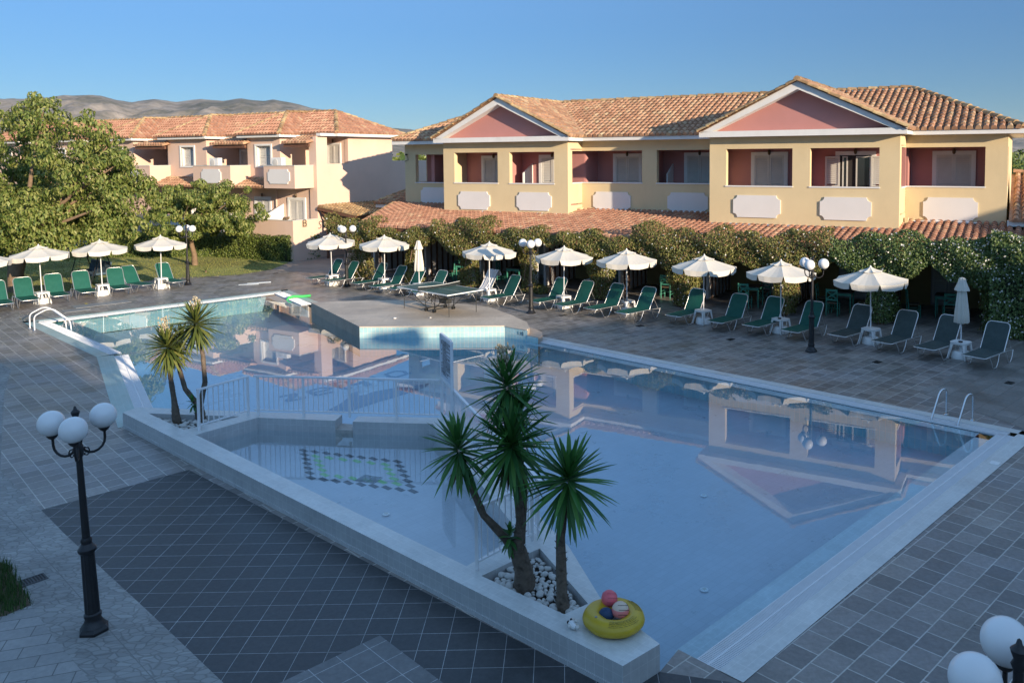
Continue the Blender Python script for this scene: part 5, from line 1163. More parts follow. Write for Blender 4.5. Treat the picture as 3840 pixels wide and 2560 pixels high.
# fascias, gables
mb = MB()
ubox(mb, G2R + .28, 8.95, WR2 - .1, -1.16, ZT, ZE - .01); ubox(mb, 8.46, 8.95, -11.04, WR2 - .1, ZT, ZE - .01)
ubox(mb, -8.45, -2.2, WR1 - .1, -1.62, ZT, ZE - .01); ubox(mb, -19.9, -15.93, WL - .1, -1.96, ZT - .03, ZE - .03); ubox(mb, -19.9, -19.45, -11, WL - .1, ZT - .03, ZE - .03)
for (ul, ur, wf, zo) in ((-2.2, 5.39, .46, 0.0), (-15.9, -8.46, -.34, -.02)):
    wall_ = {.46: W2, -.34: W1}[wf]; uc = (ul + ur) / 2; zt = 8.275
    ubox(mb, ul, ur, wall_ - .05, wf, ZT + .01 + zo, ZE + .06 + zo)
    ubox(mb, ul, ul + .28, wall_ - 1.3, wall_ - .05, ZT + .012 + zo, ZE - .02 + zo); ubox(mb, ur - .28, ur, wall_ - 1.3, wall_ - .05, ZT + .012 + zo, ZE - .02 + zo)
    for s_ in (-1, 1):
        ue = ul if s_ < 0 else ur
        q = [(ue, ZE + .061 + zo - .05), (ue - s_ * .62, ZE + .061 + zo), (uc, zt - .32 + zo), (uc, zt + zo), (ue, ZE - .03 + zo + .05)]
        q = [(ue, ZE + .00 + zo), (ue - s_ * .52, ZE + .061 + zo), (uc, zt - .30 + zo), (uc, zt - .01 + zo)]
        b0 = [(p[0], -wf, p[1]) for p in q]; b1 = [(p[0], -wall_ + .04, p[1]) for p in q]
        mb.hexa(b0, b1) if s_ > 0 else mb.hexa(b1, b0)
mb.build('fascia', m_white, yh)
mb = MB()
for (ul, ur, wf, zo) in ((-1.92, 5.11, W2, 0), (-15.6, -8.8, W1, -.02)):
    uc = (ul + ur) / 2; q = [(ul, ZE + zo), (ur, ZE + zo), (uc, 8.1 + zo)]; mb.hexa([(p[0], -wf + .02, p[1]) for p in q], [(p[0], -wf + .2, p[1]) for p in q])
mb.build('gable', m_pinkin, yh)
# roof
root = yh
uc2, uc1, wr = 1.6, -12.2, -6.1
FACES = [('A', [(5.4, -1.16, ZE), (8.95, -1.16, ZE), (4.75, wr, ZR), (uc2, wr, ZR)]), ('B', [(-8.45, -1.62, ZE), (-2.25, -1.62, ZE), (uc2, wr, ZR), (uc1, wr, ZR)]), ('C', [(-19.9, -1.96, ZE), (-15.95, -1.96, ZE), (uc1, wr, ZR), (-15.75, wr, ZR)]),
 ('D', [(8.95, -11.04, ZE), (8.95, -1.16, ZE), (4.75, wr, ZR)]), ('E', [(5.42, -1.16, ZE), (5.42, .53, ZE), (uc2, .53, ZR), (uc2, wr, ZR)]), ('F', [(-2.24, .53, ZE), (-2.24, -1.62, ZE), (uc2, wr, ZR), (uc2, .53, ZR)]),
 ('G', [(-8.43, -1.62, ZE), (-8.43, -.27, ZE), (uc1, -.27, ZR), (uc1, wr, ZR)]), ('H', [(-15.95, -.27, ZE), (-15.95, -1.96, ZE), (uc1, wr, ZR), (uc1, -.27, ZR)])]
mb = MB()
for k, (nm, P) in enumerate(FACES):
    q = [Lc(*p) for p in P]; t_ = tiles(q, q[0], q[1], seed=k); n0 = len(mb.v); mb.v += t_.v; mb.f += [tuple(i + n0 for i in f_) for f_ in t_.f]
mb.poly([Lc(-19.9, -11.04, ZE), Lc(8.95, -11.04, ZE), Lc(4.75, wr, ZR), Lc(-15.75, wr, ZR)]); mb.poly([Lc(-19.9, -11.04, ZE), Lc(-19.9, -1.96, ZE), Lc(-15.75, wr, ZR)])
rf = mb.build('roof', m_tile, yh)
mb = MB()
for a, b_ in (((-15.75, wr, ZR + .03), (4.75, wr, ZR + .03)), ((8.95, -1.16, ZE + .04), (4.75, wr, ZR + .03)), ((8.95, -11.04, ZE), (4.75, wr, ZR)), ((uc2, .56, ZR + .02), (uc2, wr, ZR + .02)), ((uc1, -.24, ZR + .02), (uc1, wr, ZR + .02)), ((-19.9, -1.96, ZE + .04), (-15.75, wr, ZR + .03)),
  ((5.42, .50, ZE + .05), (uc2, .50, ZR)), ((-2.24, .50, ZE + .05), (uc2, .50, ZR)), ((-8.43, -.30, ZE + .05), (uc1, -.30, ZR)), ((-15.95, -.30, ZE + .05), (uc1, -.30, ZR))): ridge(mb, Lc(*a), Lc(*b_), .10 if a[1] in (.50, -.30) else .13)
mb.build('ridge_tiles', m_tileold, rf)
# small fittings
for (u, w) in ((5.22, -1.4), (-8.67, -1.9)): mb = MB(); ubox(mb, u - .06, u + .06, w - .05, w + .25, 2.98, 3.24); mb.tube([(u + .06, -w - .05, 3.05), (u + .25, -w - .05, 3.2)], .04, 7); mb.build('downpipe', m_yellow, yh)
mb = MB(); mb.sphere((-19.25, -WL - .12, 5.72), .06, 10, 6, (1, 1.6, .8)); mb.tube([(-19.25, -WL - .06, 5.66), (-19.2, -WL - .03, 5.45), (-19.45, -WL - .03, 5.36)], .012, 6); mb.build('floodlight', m_black, yh)
# arcade roof at first floor level with fascia board and beam
AZ, AW, AS = 2.45, 3.0, .125
az = lambda w: AZ + (AW - w) * AS
q = [Lc(-17.7, AW, AZ), Lc(17.5, AW, AZ), Lc(17.5, -2.6, az(-2.6)), Lc(-20.3, -2.6, az(-2.6))]
ar = tiles(q, q[0], q[1], seed=20).build('arcade_roof', m_pinktile, yh)
mb = MB(); ridge(mb, Lc(-17.7, AW, AZ + .03), Lc(-20.3, -2.6, az(-2.6) + .03), .10); mb.build('ridge_tiles', m_tileold, ar)
mb = MB(); ubox(mb, -17.7, 17.5, AW - .16, AW - .04, AZ - .22, AZ - .03); ubox(mb, -17.6, 17.4, AW - .7, AW - .6, AZ - .12, AZ + .02)
k = -17.4
while k < 17: mb.beam(Lc(k, AW - .05, AZ - .075), Lc(k, -1.6, az(-1.6) - .075), .09, .11); k += .8
mb.build('rafters', m_wood, yh)
mb = MB()
for i in range(60):
    rr_ = random.Random(i); u = rr_.uniform(-15.5, 8); base = next((w for a, b_, w in ((G1L, G1R, W1), (G1R, G2L, WR1), (G2L, G2R, W2), (G2R, 8.46, WR2)) if a <= u <= b_), WL)
    mb.sphere(Lc(u, base + .06, az(base) + .05), rr_.uniform(.06, .12), 7, 5, (1.8, .8, .6))
mb.build('mortar_flashing', m_white, ar)
# ground floor behind the arcade
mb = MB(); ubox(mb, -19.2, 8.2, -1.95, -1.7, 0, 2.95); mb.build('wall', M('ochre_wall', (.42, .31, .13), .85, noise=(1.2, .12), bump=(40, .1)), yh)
for u in (-18.5, -15.35, -12.25, -8.9, -5.35, -1.6, 1.7, 5.0, 8.2):
    mb = MB(); wall_w(mb, u, .1, -1.7, 1.0, .05, 2.35); pt = mb.build('partition', m_panel, yh)
    mb = MB(); w = -1.5
    while w < .95: ubox(mb, u, u + .035, w, w + .09, .05, 2.35); w += .42
    mb.build('battens', m_wood, pt)
for u in (-16.6, -10.3, -6.9, -3.2, .3, 3.3, 6.6):
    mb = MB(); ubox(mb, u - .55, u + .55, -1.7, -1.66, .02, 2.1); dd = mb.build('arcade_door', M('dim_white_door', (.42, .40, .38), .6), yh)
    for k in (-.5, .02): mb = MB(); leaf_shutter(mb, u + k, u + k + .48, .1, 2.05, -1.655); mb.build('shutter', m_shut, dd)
for u in (-17.9, -14.7, -11.7, -8.6, -5.3, -2.0, 1.75, 4.95, 8.3): mb = MB(); ubox(mb, u - .14, u + .14, 2.3, 2.58, 0, 2.3); mb.build('pillar', m_white, yh)
# window band on the right flank
mb = MB(); ubox(mb, 8.0, 8.22, -3.3, -2.05, SB, ST); mb.build('balcony_wall', m_pinkin, yh)

# ================================================================== low annexes with clay tile roofs
an = empty('tiled_annex', (BX, BY, 0), BPHI, 'low building with tall clay tile roof against the right end of the yellow hotel', 'building')
mb = MB(); ubox(mb, 8.62, 20, -9, -1.3, 0, 3.1); mb.build('wall', m_yellow, an)
mb = MB(); ubox(mb, 8.5, 20, -1.4, -.9, 3.06, 3.24); mb.build('fascia', m_white, an)
q = [Lc(8.55, -.85, 3.24), Lc(20, -.85, 3.24), Lc(20, -5.0, 4.78), Lc(8.55, -5.0, 4.78)]; rf = tiles(q, q[0], q[1], seed=31).build('roof', m_tile, an)
mb = MB(); mb.poly([Lc(8.55, -5, 4.78), Lc(20, -5, 4.78), Lc(20, -9.2, 3.2), Lc(8.55, -9.2, 3.2)]); mb.build('roof', m_tile, an)
mb = MB(); ridge(mb, Lc(8.6, -5.0, 4.82), Lc(20, -5.0, 4.82), .13); mb.build('ridge_tiles', m_tile, rf)
mb = MB(); mb.hexa([Lc(8.62, -.95, 3.1), Lc(8.7, -.95, 3.1), Lc(8.7, -9, 3.1), Lc(8.62, -9, 3.1)], [Lc(8.62, -.95, 3.2), Lc(8.7, -.95, 3.2), Lc(8.7, -5, 4.7), Lc(8.62, -5, 4.7)]); mb.build('gable', m_yellow, an)
sp = empty('spa_porch', (BX, BY, 0), BPHI, 'low tiled porch roof of the spa entrance between the pink and yellow buildings', 'porch')
q = [Lc(-22.6, -6.6, 2.45), Lc(-22.6, -2.05, 2.45), Lc(-25.45, -2.05, 2.86), Lc(-25.45, -6.6, 2.9)]; rf = tiles(q, q[0], q[1], seed=41).build('roof', m_tileold, sp)
mb = MB(); mb.hexa([Lc(-25.45, -2.15, 2.70), Lc(-22.6, -2.15, 2.29), Lc(-22.6, -2.05, 2.29), Lc(-25.45, -2.05, 2.70)], [Lc(-25.45, -2.15, 2.83), Lc(-22.6, -2.15, 2.42), Lc(-22.6, -2.05, 2.42), Lc(-25.45, -2.05, 2.83)]); ubox(mb, -22.75, -22.62, -6.6, -2.2, 2.26, 2.42); mb.build('fascia', m_wood, sp)
mb = MB(); ubox(mb, -25.4, -22.8, -6.2, -6.0, 0, 2.55); ubox(mb, -23.1, -22.8, -2.6, -2.3, 0, 2.4); mb.build('wall', m_pinkb, sp)
mb = MB(); ubox(mb, -24.95, -24.85, -2.32, -2.22, 0, 2.3); mb.beam(Lc(-25.4, -2.2, 2.7), Lc(-24.3, -2.2, 1.95), .08); mb.build('post', m_wood, sp)
q = [Lc(-23.6, -4.6, 2.95), Lc(-19.5, -4.6, 2.95), Lc(-19.5, -7.6, 3.95), Lc(-22.4, -7.6, 3.95)]
a2 = empty('tiled_annex', (BX, BY, 0), BPHI, 'low hipped clay roof with white fascia left of the yellow hotel', 'building')
rf = tiles(q, q[0], q[1], seed=43).build('roof', m_tile, a2); mb = MB(); mb.poly([Lc(-23.6, -4.6, 2.95), Lc(-22.4, -7.6, 3.95), Lc(-23.6, -10, 2.95)]); mb.build('roof', m_tile, a2)
mb = MB(); ridge(mb, Lc(-23.6, -4.6, 3.0), Lc(-22.4, -7.6, 4.0), .11); mb.build('ridge_tiles', m_tileold, rf)
mb = MB(); ubox(mb, -23.5, -19.5, -4.75, -4.62, 2.74, 2.94); mb.build('fascia', m_white, a2); mb = MB(); ubox(mb, -23.2, -19.5, -9.6, -5.0, 0, 2.8); mb.build('wall', m_pinkb, a2)
mb = MB(); mb.v, mb.f = fill_poly([(-.5, -.16), (.1, -.2), (.55, -.08), (.4, .15), (-.2, .18)], z=0); mb.v = [(x, y, .05 * math.sin(5 * x) + .03 * math.cos(7 * y)) for x, y, z in mb.v]
o = mb.build('tarpaulin', M('blue_tarp', (.25, .36, .5), .5), a2); o.location = Lc(-24.2, -5.6, 2.86)

# ================================================================== pink hotel on the left
pk = empty('hotel_building', (BX, BY, 0), BPHI, 'salmon pink two storey hotel with stepped balconies behind the hedge', 'building')
PT, PZ, PE = 3.95, 6.78, 6.97
BAYS = [(-31.1, -28.4), (-38.4, -34.75), (-44.9, -41.9), (-51.6, -48.4), (-58.5, -55.2)]
mb = MB()
wall_w(mb, -25.5, .25, -8.4, -2.15, 0, PZ, [(-4.6, -2.97, 5.25, PZ)])
ubox(mb, -26.05, -25.75, -2.4, -2.15, 0, 6.5); ubox(mb, -25.75, -25.5, -15, -8.4, 0, 5.39)
wall_u(mb, -62, -26.05, -2.22, .25, 0, PT)
for i, (a, b_) in enumerate(BAYS):
    ops = [(b_ - 1.95 - (.4 if i else 0), b_ - .75 - (.4 if i else 0), 5.15, 6.3)]
    wall_u(mb, a, b_, -2.2, .25, PT, PZ, ops); ubox(mb, b_ - .25, b_, -4.7, -2.45, PT, PZ); ubox(mb, a, a + .25, -4.7, -2.45, PT, PZ)
ubox(mb, -62, -25.75, -4.9, -4.62, PT, PZ + .5); ubox(mb, -62, -25.75, -8.4, -8.15, 0, PZ); ubox(mb, -62, -25.76, -4.6, -2.2, PT - .1, PT + .02)
ubox(mb, -62, -25.76, -4.6, -3.4, PZ - .06, PZ + .1)
mb.build('wall', m_pinkb, pk)
for i, (a, b_) in enumerate(BAYS):
    k = .4 if i else 0; u0, u1 = b_ - 1.95 - k, b_ - .75 - k
    mb = MB(); f_ = .11
    for c in ((u0 - f_, u0, 5.15 - f_, 6.3 + f_), (u1, u1 + f_, 5.15 - f_, 6.3 + f_), (u0, u1, 6.3, 6.3 + f_), (u0, u1, 5.15 - f_, 5.15)): ubox(mb, c[0], c[1], -2.26, -2.15, c[2], c[3])
    ubox(mb, u0, u0 + .02, -2.44, -2.26, 5.15, 6.3)
    wd = mb.build('window', m_white, pk)
    for c, e in ((u0 + .02, (u0 + u1) / 2), ((u0 + u1) / 2, u1)): mb = MB(); leaf_shutter(mb, c, e, 5.16, 6.28, -2.42); mb.build('shutter', m_shut, wd)
    mb = MB(); ubox(mb, u0, u1, -2.45, -2.43, 5.15, 6.3); mb.build('backing', m_shut, wd)
LOG = [(-28.15, -25.75), (-34.15, -30.9), (-41.6, -38.2), (-48.1, -44.7), (-55, -51.4)]
for i, (a, b_) in enumerate(LOG):
    mb = MB(); ubox(mb, a, b_, -.92, -.8, 3.92, 5.15); ubox(mb, b_ - .12, b_, -2.2, -.92, 3.92, 5.15); ubox(mb, a, a + .12, -2.2, -.92, 3.92, 5.15); ubox(mb, a + .12, b_ - .12, -2.2, -.92, 3.92, 4.05); bl = mb.build('balcony', m_pinkb, pk)
    mb = MB(); ubox(mb, a - .02, b_ + .02, -.94, -.77, 5.15, 5.19); ubox(mb, b_ - .14, b_ + .02, -2.2, -.94, 5.15, 5.19); mb.build('coping', m_shut, bl)
    plaque(bl, (a + b_) / 2 - .85, (a + b_) / 2 + .85, -.8, 4.17, 4.97)
    du = BAYS[i][1] + .05; d = door(pk, du, du + 1.25, -4.62, 4.05, 6.15, .12)
    q = [Lc(a + .35, -1.75, 6.40), Lc(b_ + .1, -1.75, 6.40), Lc(b_ + .1, -3.6, 6.86), Lc(a + .35, -3.6, 6.86)]; cn = tiles(q, q[0], q[1], seed=50 + i).build('balcony_roof', m_tile, pk)
    mb = MB(); ubox(mb, a + .45, b_, -1.95, -1.83, 6.2, 6.36); ubox(mb, a + .45, a + .55, -3.5, -1.95, 6.22, 6.42); mb.build('beam', m_wood, cn)
    u0, u1 = (b_ - 5.1, a - .05) if i == 0 else (a - 4.2, a - .05)
    if i == 0: u0, u1 = -30.85, -28.2
    q = [Lc(u0, -.95, 3.92), Lc(u1, -.95, 3.92), Lc(u1 - .2, -2.2, 4.42), Lc(u0 + .2, -2.2, 4.42)]; tiles(q, q[0], q[1], seed=60 + i).build('lower_roof', m_tile, pk)
# window inside the corner balcony, wall lamps
mb = MB(); ubox(mb, -27.15, -27.05, -4.62, -4.55, 4.1, 6.45); ubox(mb, -26.15, -26.05, -4.62, -4.55, 4.1, 6.45); ubox(mb, -27.05, -26.15, -4.62, -4.55, 6.35, 6.45); wd = mb.build('window', m_white, pk)
for c, e in ((-27.05, -26.6), (-26.6, -26.15)): mb = MB(); leaf_shutter(mb, c, e, 4.1, 6.34, -4.61); mb.build('shutter', m_shut, wd)
wlamp(pk, -26.6, -4.6, 6.62)
for (u0, u1) in ((-27.85, -26.45), (-30.6, -29.22), (-34.1, -32.7), (-37.6, -36.2)): door(pk, u0, u1, -2.22, 1.1, 3.36, .15, 'terrace_door'); wlamp(pk, (u0 + u1) / 2, -2.22, 3.5)
# terrace wall in front, letters, white screens
mb = MB(); ubox(mb, -46, -25.5, -.5, -.36, 0, 2.2); ubox(mb, -25.64, -25.5, -2.15, -.5, 0, 2.2); ubox(mb, -46, -25.64, -2.2, -.5, .9, 1.1); tw = mb.build('terrace_wall', m_pinkb, pk)
mb = MB(); ubox(mb, -46, -25.48, -.52, -.34, 2.2, 2.23); ubox(mb, -25.66, -25.48, -2.15, -.52, 2.2, 2.23); mb.build('coping', m_shut, tw)
plaque(tw, -31.2, -28.85, -.36, 1.1, 1.95); plaque(tw, -36.5, -34, -.36, 1.1, 1.95)
for u in (-28.3, -31.9, -35.4):
    mb = MB(); mb.hexa([Lc(u, -2.2, 1.1), Lc(u + .1, -2.2, 1.1), Lc(u + .1, -.55, 1.1), Lc(u, -.55, 1.1)], [Lc(u, -2.2, 2.98), Lc(u + .1, -2.2, 2.98), Lc(u + .1, -.55, 2.25), Lc(u, -.55, 2.25)]); mb.build('screen', m_white, pk)
# eaves and roof
mb = MB()
ubox(mb, -62, -25.0, -3.45, -3.3, 6.80, 6.97); ubox(mb, -25.5, -25.0, -9.0, -3.45, 6.80, 6.97); ubox(mb, -25.52, -25.2, -3.3, -2.2, 6.8, 6.95)
for a, b_ in BAYS: ubox(mb, a - .42, b_ + .42, -3.3, -1.8, 6.78, 6.94)
mb.build('fascia', m_white, pk)
mb = MB(); wr_ = -5.8; ZP = 8.35; k = 70
RP = [[(-62, -3.25, 6.98), (-25.0, -3.25, 6.98), (-27.6, wr_, ZP), (-62, wr_, ZP)], [(-25.0, -9.0, 6.98), (-25.0, -3.25, 6.98), (-27.6, wr_, ZP)]]
for a, b_ in BAYS:
    c = (a + b_) / 2; RP += [[(a - .45, -1.75, 6.95), (b_ + .45, -1.75, 6.95), (c, -4.0, 8.28)], [(b_ + .45, -3.4, 6.95), (b_ + .45, -1.75, 6.95), (c, -4.0, 8.28), (c, -5.7, 8.33)], [(a - .45, -1.75, 6.95), (a - .45, -3.4, 6.95), (c, -5.7, 8.33), (c, -4.0, 8.28)]]
RD = []
for P in RP:
    q = [Lc(*p) for p in P]; t_ = tiles(q, q[0], q[1], seed=k); k += 1; n0 = len(mb.v); mb.v += t_.v; mb.f += [tuple(i + n0 for i in f_) for f_ in t_.f]
mb.poly([Lc(-25, -9, 6.98), Lc(-62, -9, 6.98), Lc(-62, wr_, ZP), Lc(-27.6, wr_, ZP)])
rf = mb.build('roof', m_pinktile, pk)
mb = MB(); ridge(mb, Lc(-27.6, wr_, ZP + .03), Lc(-62, wr_, ZP + .03)); ridge(mb, Lc(-25.0, -3.25, 7.02), Lc(-27.6, wr_, ZP + .03)); ridge(mb, Lc(-25.0, -9, 7.0), Lc(-27.6, wr_, ZP + .03))
for a, b_ in BAYS:
    c = (a + b_) / 2; ridge(mb, Lc(a - .45, -1.75, 6.99), Lc(c, -4.0, 8.32)); ridge(mb, Lc(b_ + .45, -1.75, 6.99), Lc(c, -4.0, 8.32)); ridge(mb, Lc(c, -4.0, 8.32), Lc(c, wr_, 8.36))
mb.build('ridge_tiles', m_tileold, rf)
# air conditioners, pipe, cat, lettering
for (u, w, lb) in ((-27.95, -1.35, 0), (-33.2, -1.35, 0)):
    mb = MB(); ubox(mb, u, u + .75, w - .15, w + .15, 5.06, 5.62); ac = mb.build('air_conditioner', m_wplast, pk)
    mb = MB(); mb.lathe([(.2, 0), (.2, .012), (.06, .02)], c=(0, 0, 0), n=18); mb.v = [(u + .28 + x, -w - .15 - z, 5.34 + y) for x, y, z in mb.v]; mb.build('fan_grille', m_shut, ac)
mb = MB(); mb.tube([Lc(-28.75, -2.16, 1.1), Lc(-28.75, -2.16, 3.9)], .05, 8); mb.build('downpipe', m_pinkb, pk)
cat = empty('cat', Lc(0, 0, 0), 0, 'small tabby cat curled up on the pink terrace wall', 'cat')
p0 = Matrix.Translation((BX, BY, 0)) @ Matrix.Rotation(BPHI, 4, 'Z') @ Vector(Lc(-26.1, -.43, 2.235)); cat.location = p0; cat.rotation_euler = (0, 0, BPHI)
me = bpy.data.meshes.new('cat_body'); V_ = [(0, 0, .085), (.12, 0, .095), (-.12, 0, .09), (.2, -.01, .11), (.265, -.02, .135), (.305, -.025, .125), (-.2, -.03, .05), (-.12, -.1, .03), (.02, -.12, .025), (.12, -.07, .03), (.17, -.10, .025), (.255, .02, .185), (.255, -.055, .185)]
E_ = [(0, 1), (1, 3), (3, 4), (4, 5), (0, 2), (2, 6), (6, 7), (7, 8), (1, 9), (9, 10), (4, 11), (4, 12)]; me.from_pydata(V_, E_, [])
o = bpy.data.objects.new('body', me); C.objects.link(o); o.parent = cat; me.materials.append(M('tabby_fur', (.25, .17, .10), .9, noise=(22, .45), bump=(80, .5)))
sk = o.modifiers.new('skin', 'SKIN'); o.modifiers.new('sub', 'SUBSURF').levels = 1; o.modifiers['sub'].render_levels = 2
for i, r in enumerate((.09, .088, .092, .06, .055, .035, .03, .022, .016, .03, .022, .014, .014)): me.skin_vertices[0].data[i].radius = (r, r)
me.skin_vertices[0].data[0].use_root = True
def wl(w, z): return Vector((-25.49, -w, z))
def letter(mb, w0, z0, segs, s=1.0, r=.018):
    for st in segs: mb.tube([Vector((-25.47, -(w0 - x * s), z0 + y * s)) for x, y in st], r, 6)
ls = empty('wall_lettering', (BX, BY, 0), BPHI, 'dark iron letters SPA on the pink wall beside the porch', 'lettering')
for x0, seg in ((-2.15, [[(.26, .36), (.16, .40), (.06, .34), (.08, .24), (.18, .18), (.2, .08), (.1, 0), (-.02, .02)]]), (-2.52, [[(.02, 0), (.06, .42)], [(.06, .42), (.2, .40), (.22, .28), (.16, .2), (.04, .2)]]), (-2.86, [[(0, 0), (.12, .44), (.26, .02)], [(.04, .17), (.22, .18)]])):
    mb = MB(); letter(mb, x0, 1.66, seg); mb.build('letter', m_black, ls)
ls = empty('wall_lettering', (BX, BY, 0), BPHI, 'framed brown letter B on the end of the pink terrace wall', 'lettering')
mb = MB(); letter(mb, -1.05, 1.86, [[(0, 0), (0, .34)], [(0, .34), (.17, .34), (.22, .27), (.17, .18), (0, .18)], [(.17, .18), (.24, .09), (.18, 0), (0, 0)]], 1.0, .022); mb.build('letter', M('dark_brown_letter', (.06, .035, .025), .6), ls)
mb = MB(); mb.box(-25.5, -25.485, 1.0, 1.34, 1.82, 2.15); mb.v = [(x, y + .0, z) for x, y, z in mb.v]; mb.build('tile', M('sand_tile', (.48, .36, .24), .7), ls)
mb = MB(); ubox(mb, -23.6, -22.7, -2.7, -2.2, 0, .35); o = mb.build('stone_step', m_pinkb, None); o.location = (BX, BY, .01); o.rotation_euler = (0, 0, BPHI); tag(o, 'low pale pink step at the spa entrance beside the hedge', 'step')

# ================================================================== hotel wing behind the camera (its shadow lies over the near half of the court)
sh = empty('hotel_wing', (0, 0, 0), SUN_AZ, 'plain hotel wing behind the viewer that shades the near court', 'building')
tl = math.tan(SUN_EL)
def prof_z(zref, along): return zref - (30 - along) * tl
A0, A1 = 12.0, 22.0
PRO = [(-12, 12.0), (1.6, 12.7), (3.5, 12.45), (3.7, 11.62), (11.2, 11.6), (11.45, 11.78), (12.5, 11.78), (12.7, 11.25), (14.6, 11.0), (24.2, 11.0), (25.6, 11.05), (28.4, 12.2), (33, 14.0), (38, 12.0), (50, 11.0)]
mb = MB()
for (s0, h0), (s1, h1) in zip(PRO, PRO[1:]):
    z0, z1 = prof_z(h0, A0), prof_z(h1, A0)
    mb.hexa([(A0, s0, 0), (A1, s0, 0), (A1, s1, 0), (A0, s1, 0)], [(A0, s0, z0), (A1, s0, z0), (A1, s1, z1), (A0, s1, z1)])
mb.build('wall', m_yellow, sh)
# ------------------------------------------------------------------ plants
def leaf_mesh(name, P, D, size, mat, parent, asp=.45, droop=.35, rng=NP, fold=.25):
    """P: leaf positions (n,3), D: outward directions (n,3); one small folded leaf each"""
    n = len(P); P = np.asarray(P, float); D = np.asarray(D, float)
    O = D / (np.linalg.norm(D, axis=1)[:, None] + 1e-9) + rng.normal(0, .42, (n, 3)); O /= np.linalg.norm(O, axis=1)[:, None]   # leaf faces look outwards
    A = rng.normal(0, .6, (n, 3)); A[:, 2] -= .55 + droop; A = A - O * (A * O).sum(1)[:, None]; D = A / (np.linalg.norm(A, axis=1)[:, None] + 1e-9)   # tips hang down
    S = np.cross(D, O); S /= np.linalg.norm(S, axis=1)[:, None] + 1e-9; Nn = O
    l = size * rng.uniform(.65, 1.35, (n, 1)); w = l * asp * rng.uniform(.8, 1.2, (n, 1))
    a = P - D * l * .5; b = P + S * w * .5 + Nn * w * fold; c = P + D * l * .5 + np.array([0, 0, -.12]) * l; d = P - S * w * .5 + Nn * w * fold; m = P + D * l * .02
    V = np.stack([a, b, c, d, m], 1).reshape(-1, 3)
    i = np.arange(n)[:, None] * 5
    F = np.concatenate([i + np.array([[0, 1, 4]]), i + np.array([[1, 2, 4]]), i + np.array([[2, 3, 4]]), i + np.array([[3, 0, 4]])], 1).reshape(-1, 3)
    me = bpy.data.meshes.new(name); me.vertices.add(len(V)); me.vertices.foreach_set('co', V.ravel()); k = len(F)
    me.loops.add(k * 3); me.loops.foreach_set('vertex_index', F.ravel()); me.polygons.add(k); me.polygons.foreach_set('loop_start', np.arange(k) * 3); me.polygons.foreach_set('loop_total', np.full(k, 3))
    me.polygons.foreach_set('use_smooth', np.ones(k, bool))
    me.update(calc_edges=True); me.validate(); me.materials.append(mat)
    o = bpy.data.objects.new(name, me); C.objects.link(o)
    if parent: o.parent = parent
    return o
def clumps(centres, radii, per, flat=.8, rng=NP):
    """leaf points on and in clump shells"""
    Ps, Ds = [], []
    for c, r, n in zip(centres, radii, per):
        d = rng.normal(0, 1, (n, 3)); d /= np.linalg.norm(d, axis=1)[:, None]; q = r * rng.uniform(.45, 1.08, (n, 1)) ** .6
        p = d * q; p[:, 2] *= flat; Ps.append(np.asarray(c) + p); Ds.append(d + np.array([0, 0, .15]))
    return np.concatenate(Ps), np.concatenate(Ds)
def limb(mb, pts, r0, r1):
    n = len(pts); mb.tube(pts, [r0 + (r1 - r0) * i / (n - 1) for i in range(n)], 9)
def tree(name, base, trunk_top, r, cl, label, nl, size, mat, limbs, group=None, seed=1, trunk_bend=.2, asp=.5):
    rng = np.random.default_rng(seed); rr = random.Random(seed); t = empty(name, base, 0, label, 'tree', group)
    mb = MB(); b0 = Vector(base); tt = Vector(trunk_top)
    pts = [Vector((0, 0, -.05)), Vector((rr.uniform(-.06, .06), rr.uniform(-.06, .06), tt.z * .33)), Vector((tt.x * .6 + rr.uniform(-.1, .1), tt.y * .6, tt.z * .7)), tt]
    mb.tube(pts, [r * 1.25, r, r * .88, r * .72], 12)
    for c in rr.sample(cl, min(limbs, len(cl))):
        e = Vector(c[:3]); mid = tt.lerp(e, .5) + Vector((rr.uniform(-.3, .3), rr.uniform(-.3, .3), rr.uniform(.0, .4))); limb(mb, [tt - Vector((0, 0, .1)), tt.lerp(mid, .5), mid, e], r * .5, r * .08)
        pass
    mb.build('trunk', m_bark, t, smooth=60)
    tot = sum(c[3] ** 2 for c in cl); per = [int(nl * c[3] ** 2 / tot) for c in cl]
    P, D = clumps([c[:3] for c in cl], [c[3] for c in cl], per, .8, rng)
    leaf_mesh('crown', P, D, size, mat, t, asp, .55, rng)
    return t
def ell_clumps(c, rx, ry, rz, n, r0, r1, seed, fill=.45):
    rr = random.Random(seed); out = []
    while len(out) < n:
        d = Vector((rr.gauss(0, 1), rr.gauss(0, 1), rr.gauss(0, 1))).normalized(); q = rr.uniform(fill, 1) ** .7
        out.append((c[0] + d.x * rx * q, c[1] + d.y * ry * q, c[2] + d.z * rz * q, rr.uniform(r0, r1)))
    return out
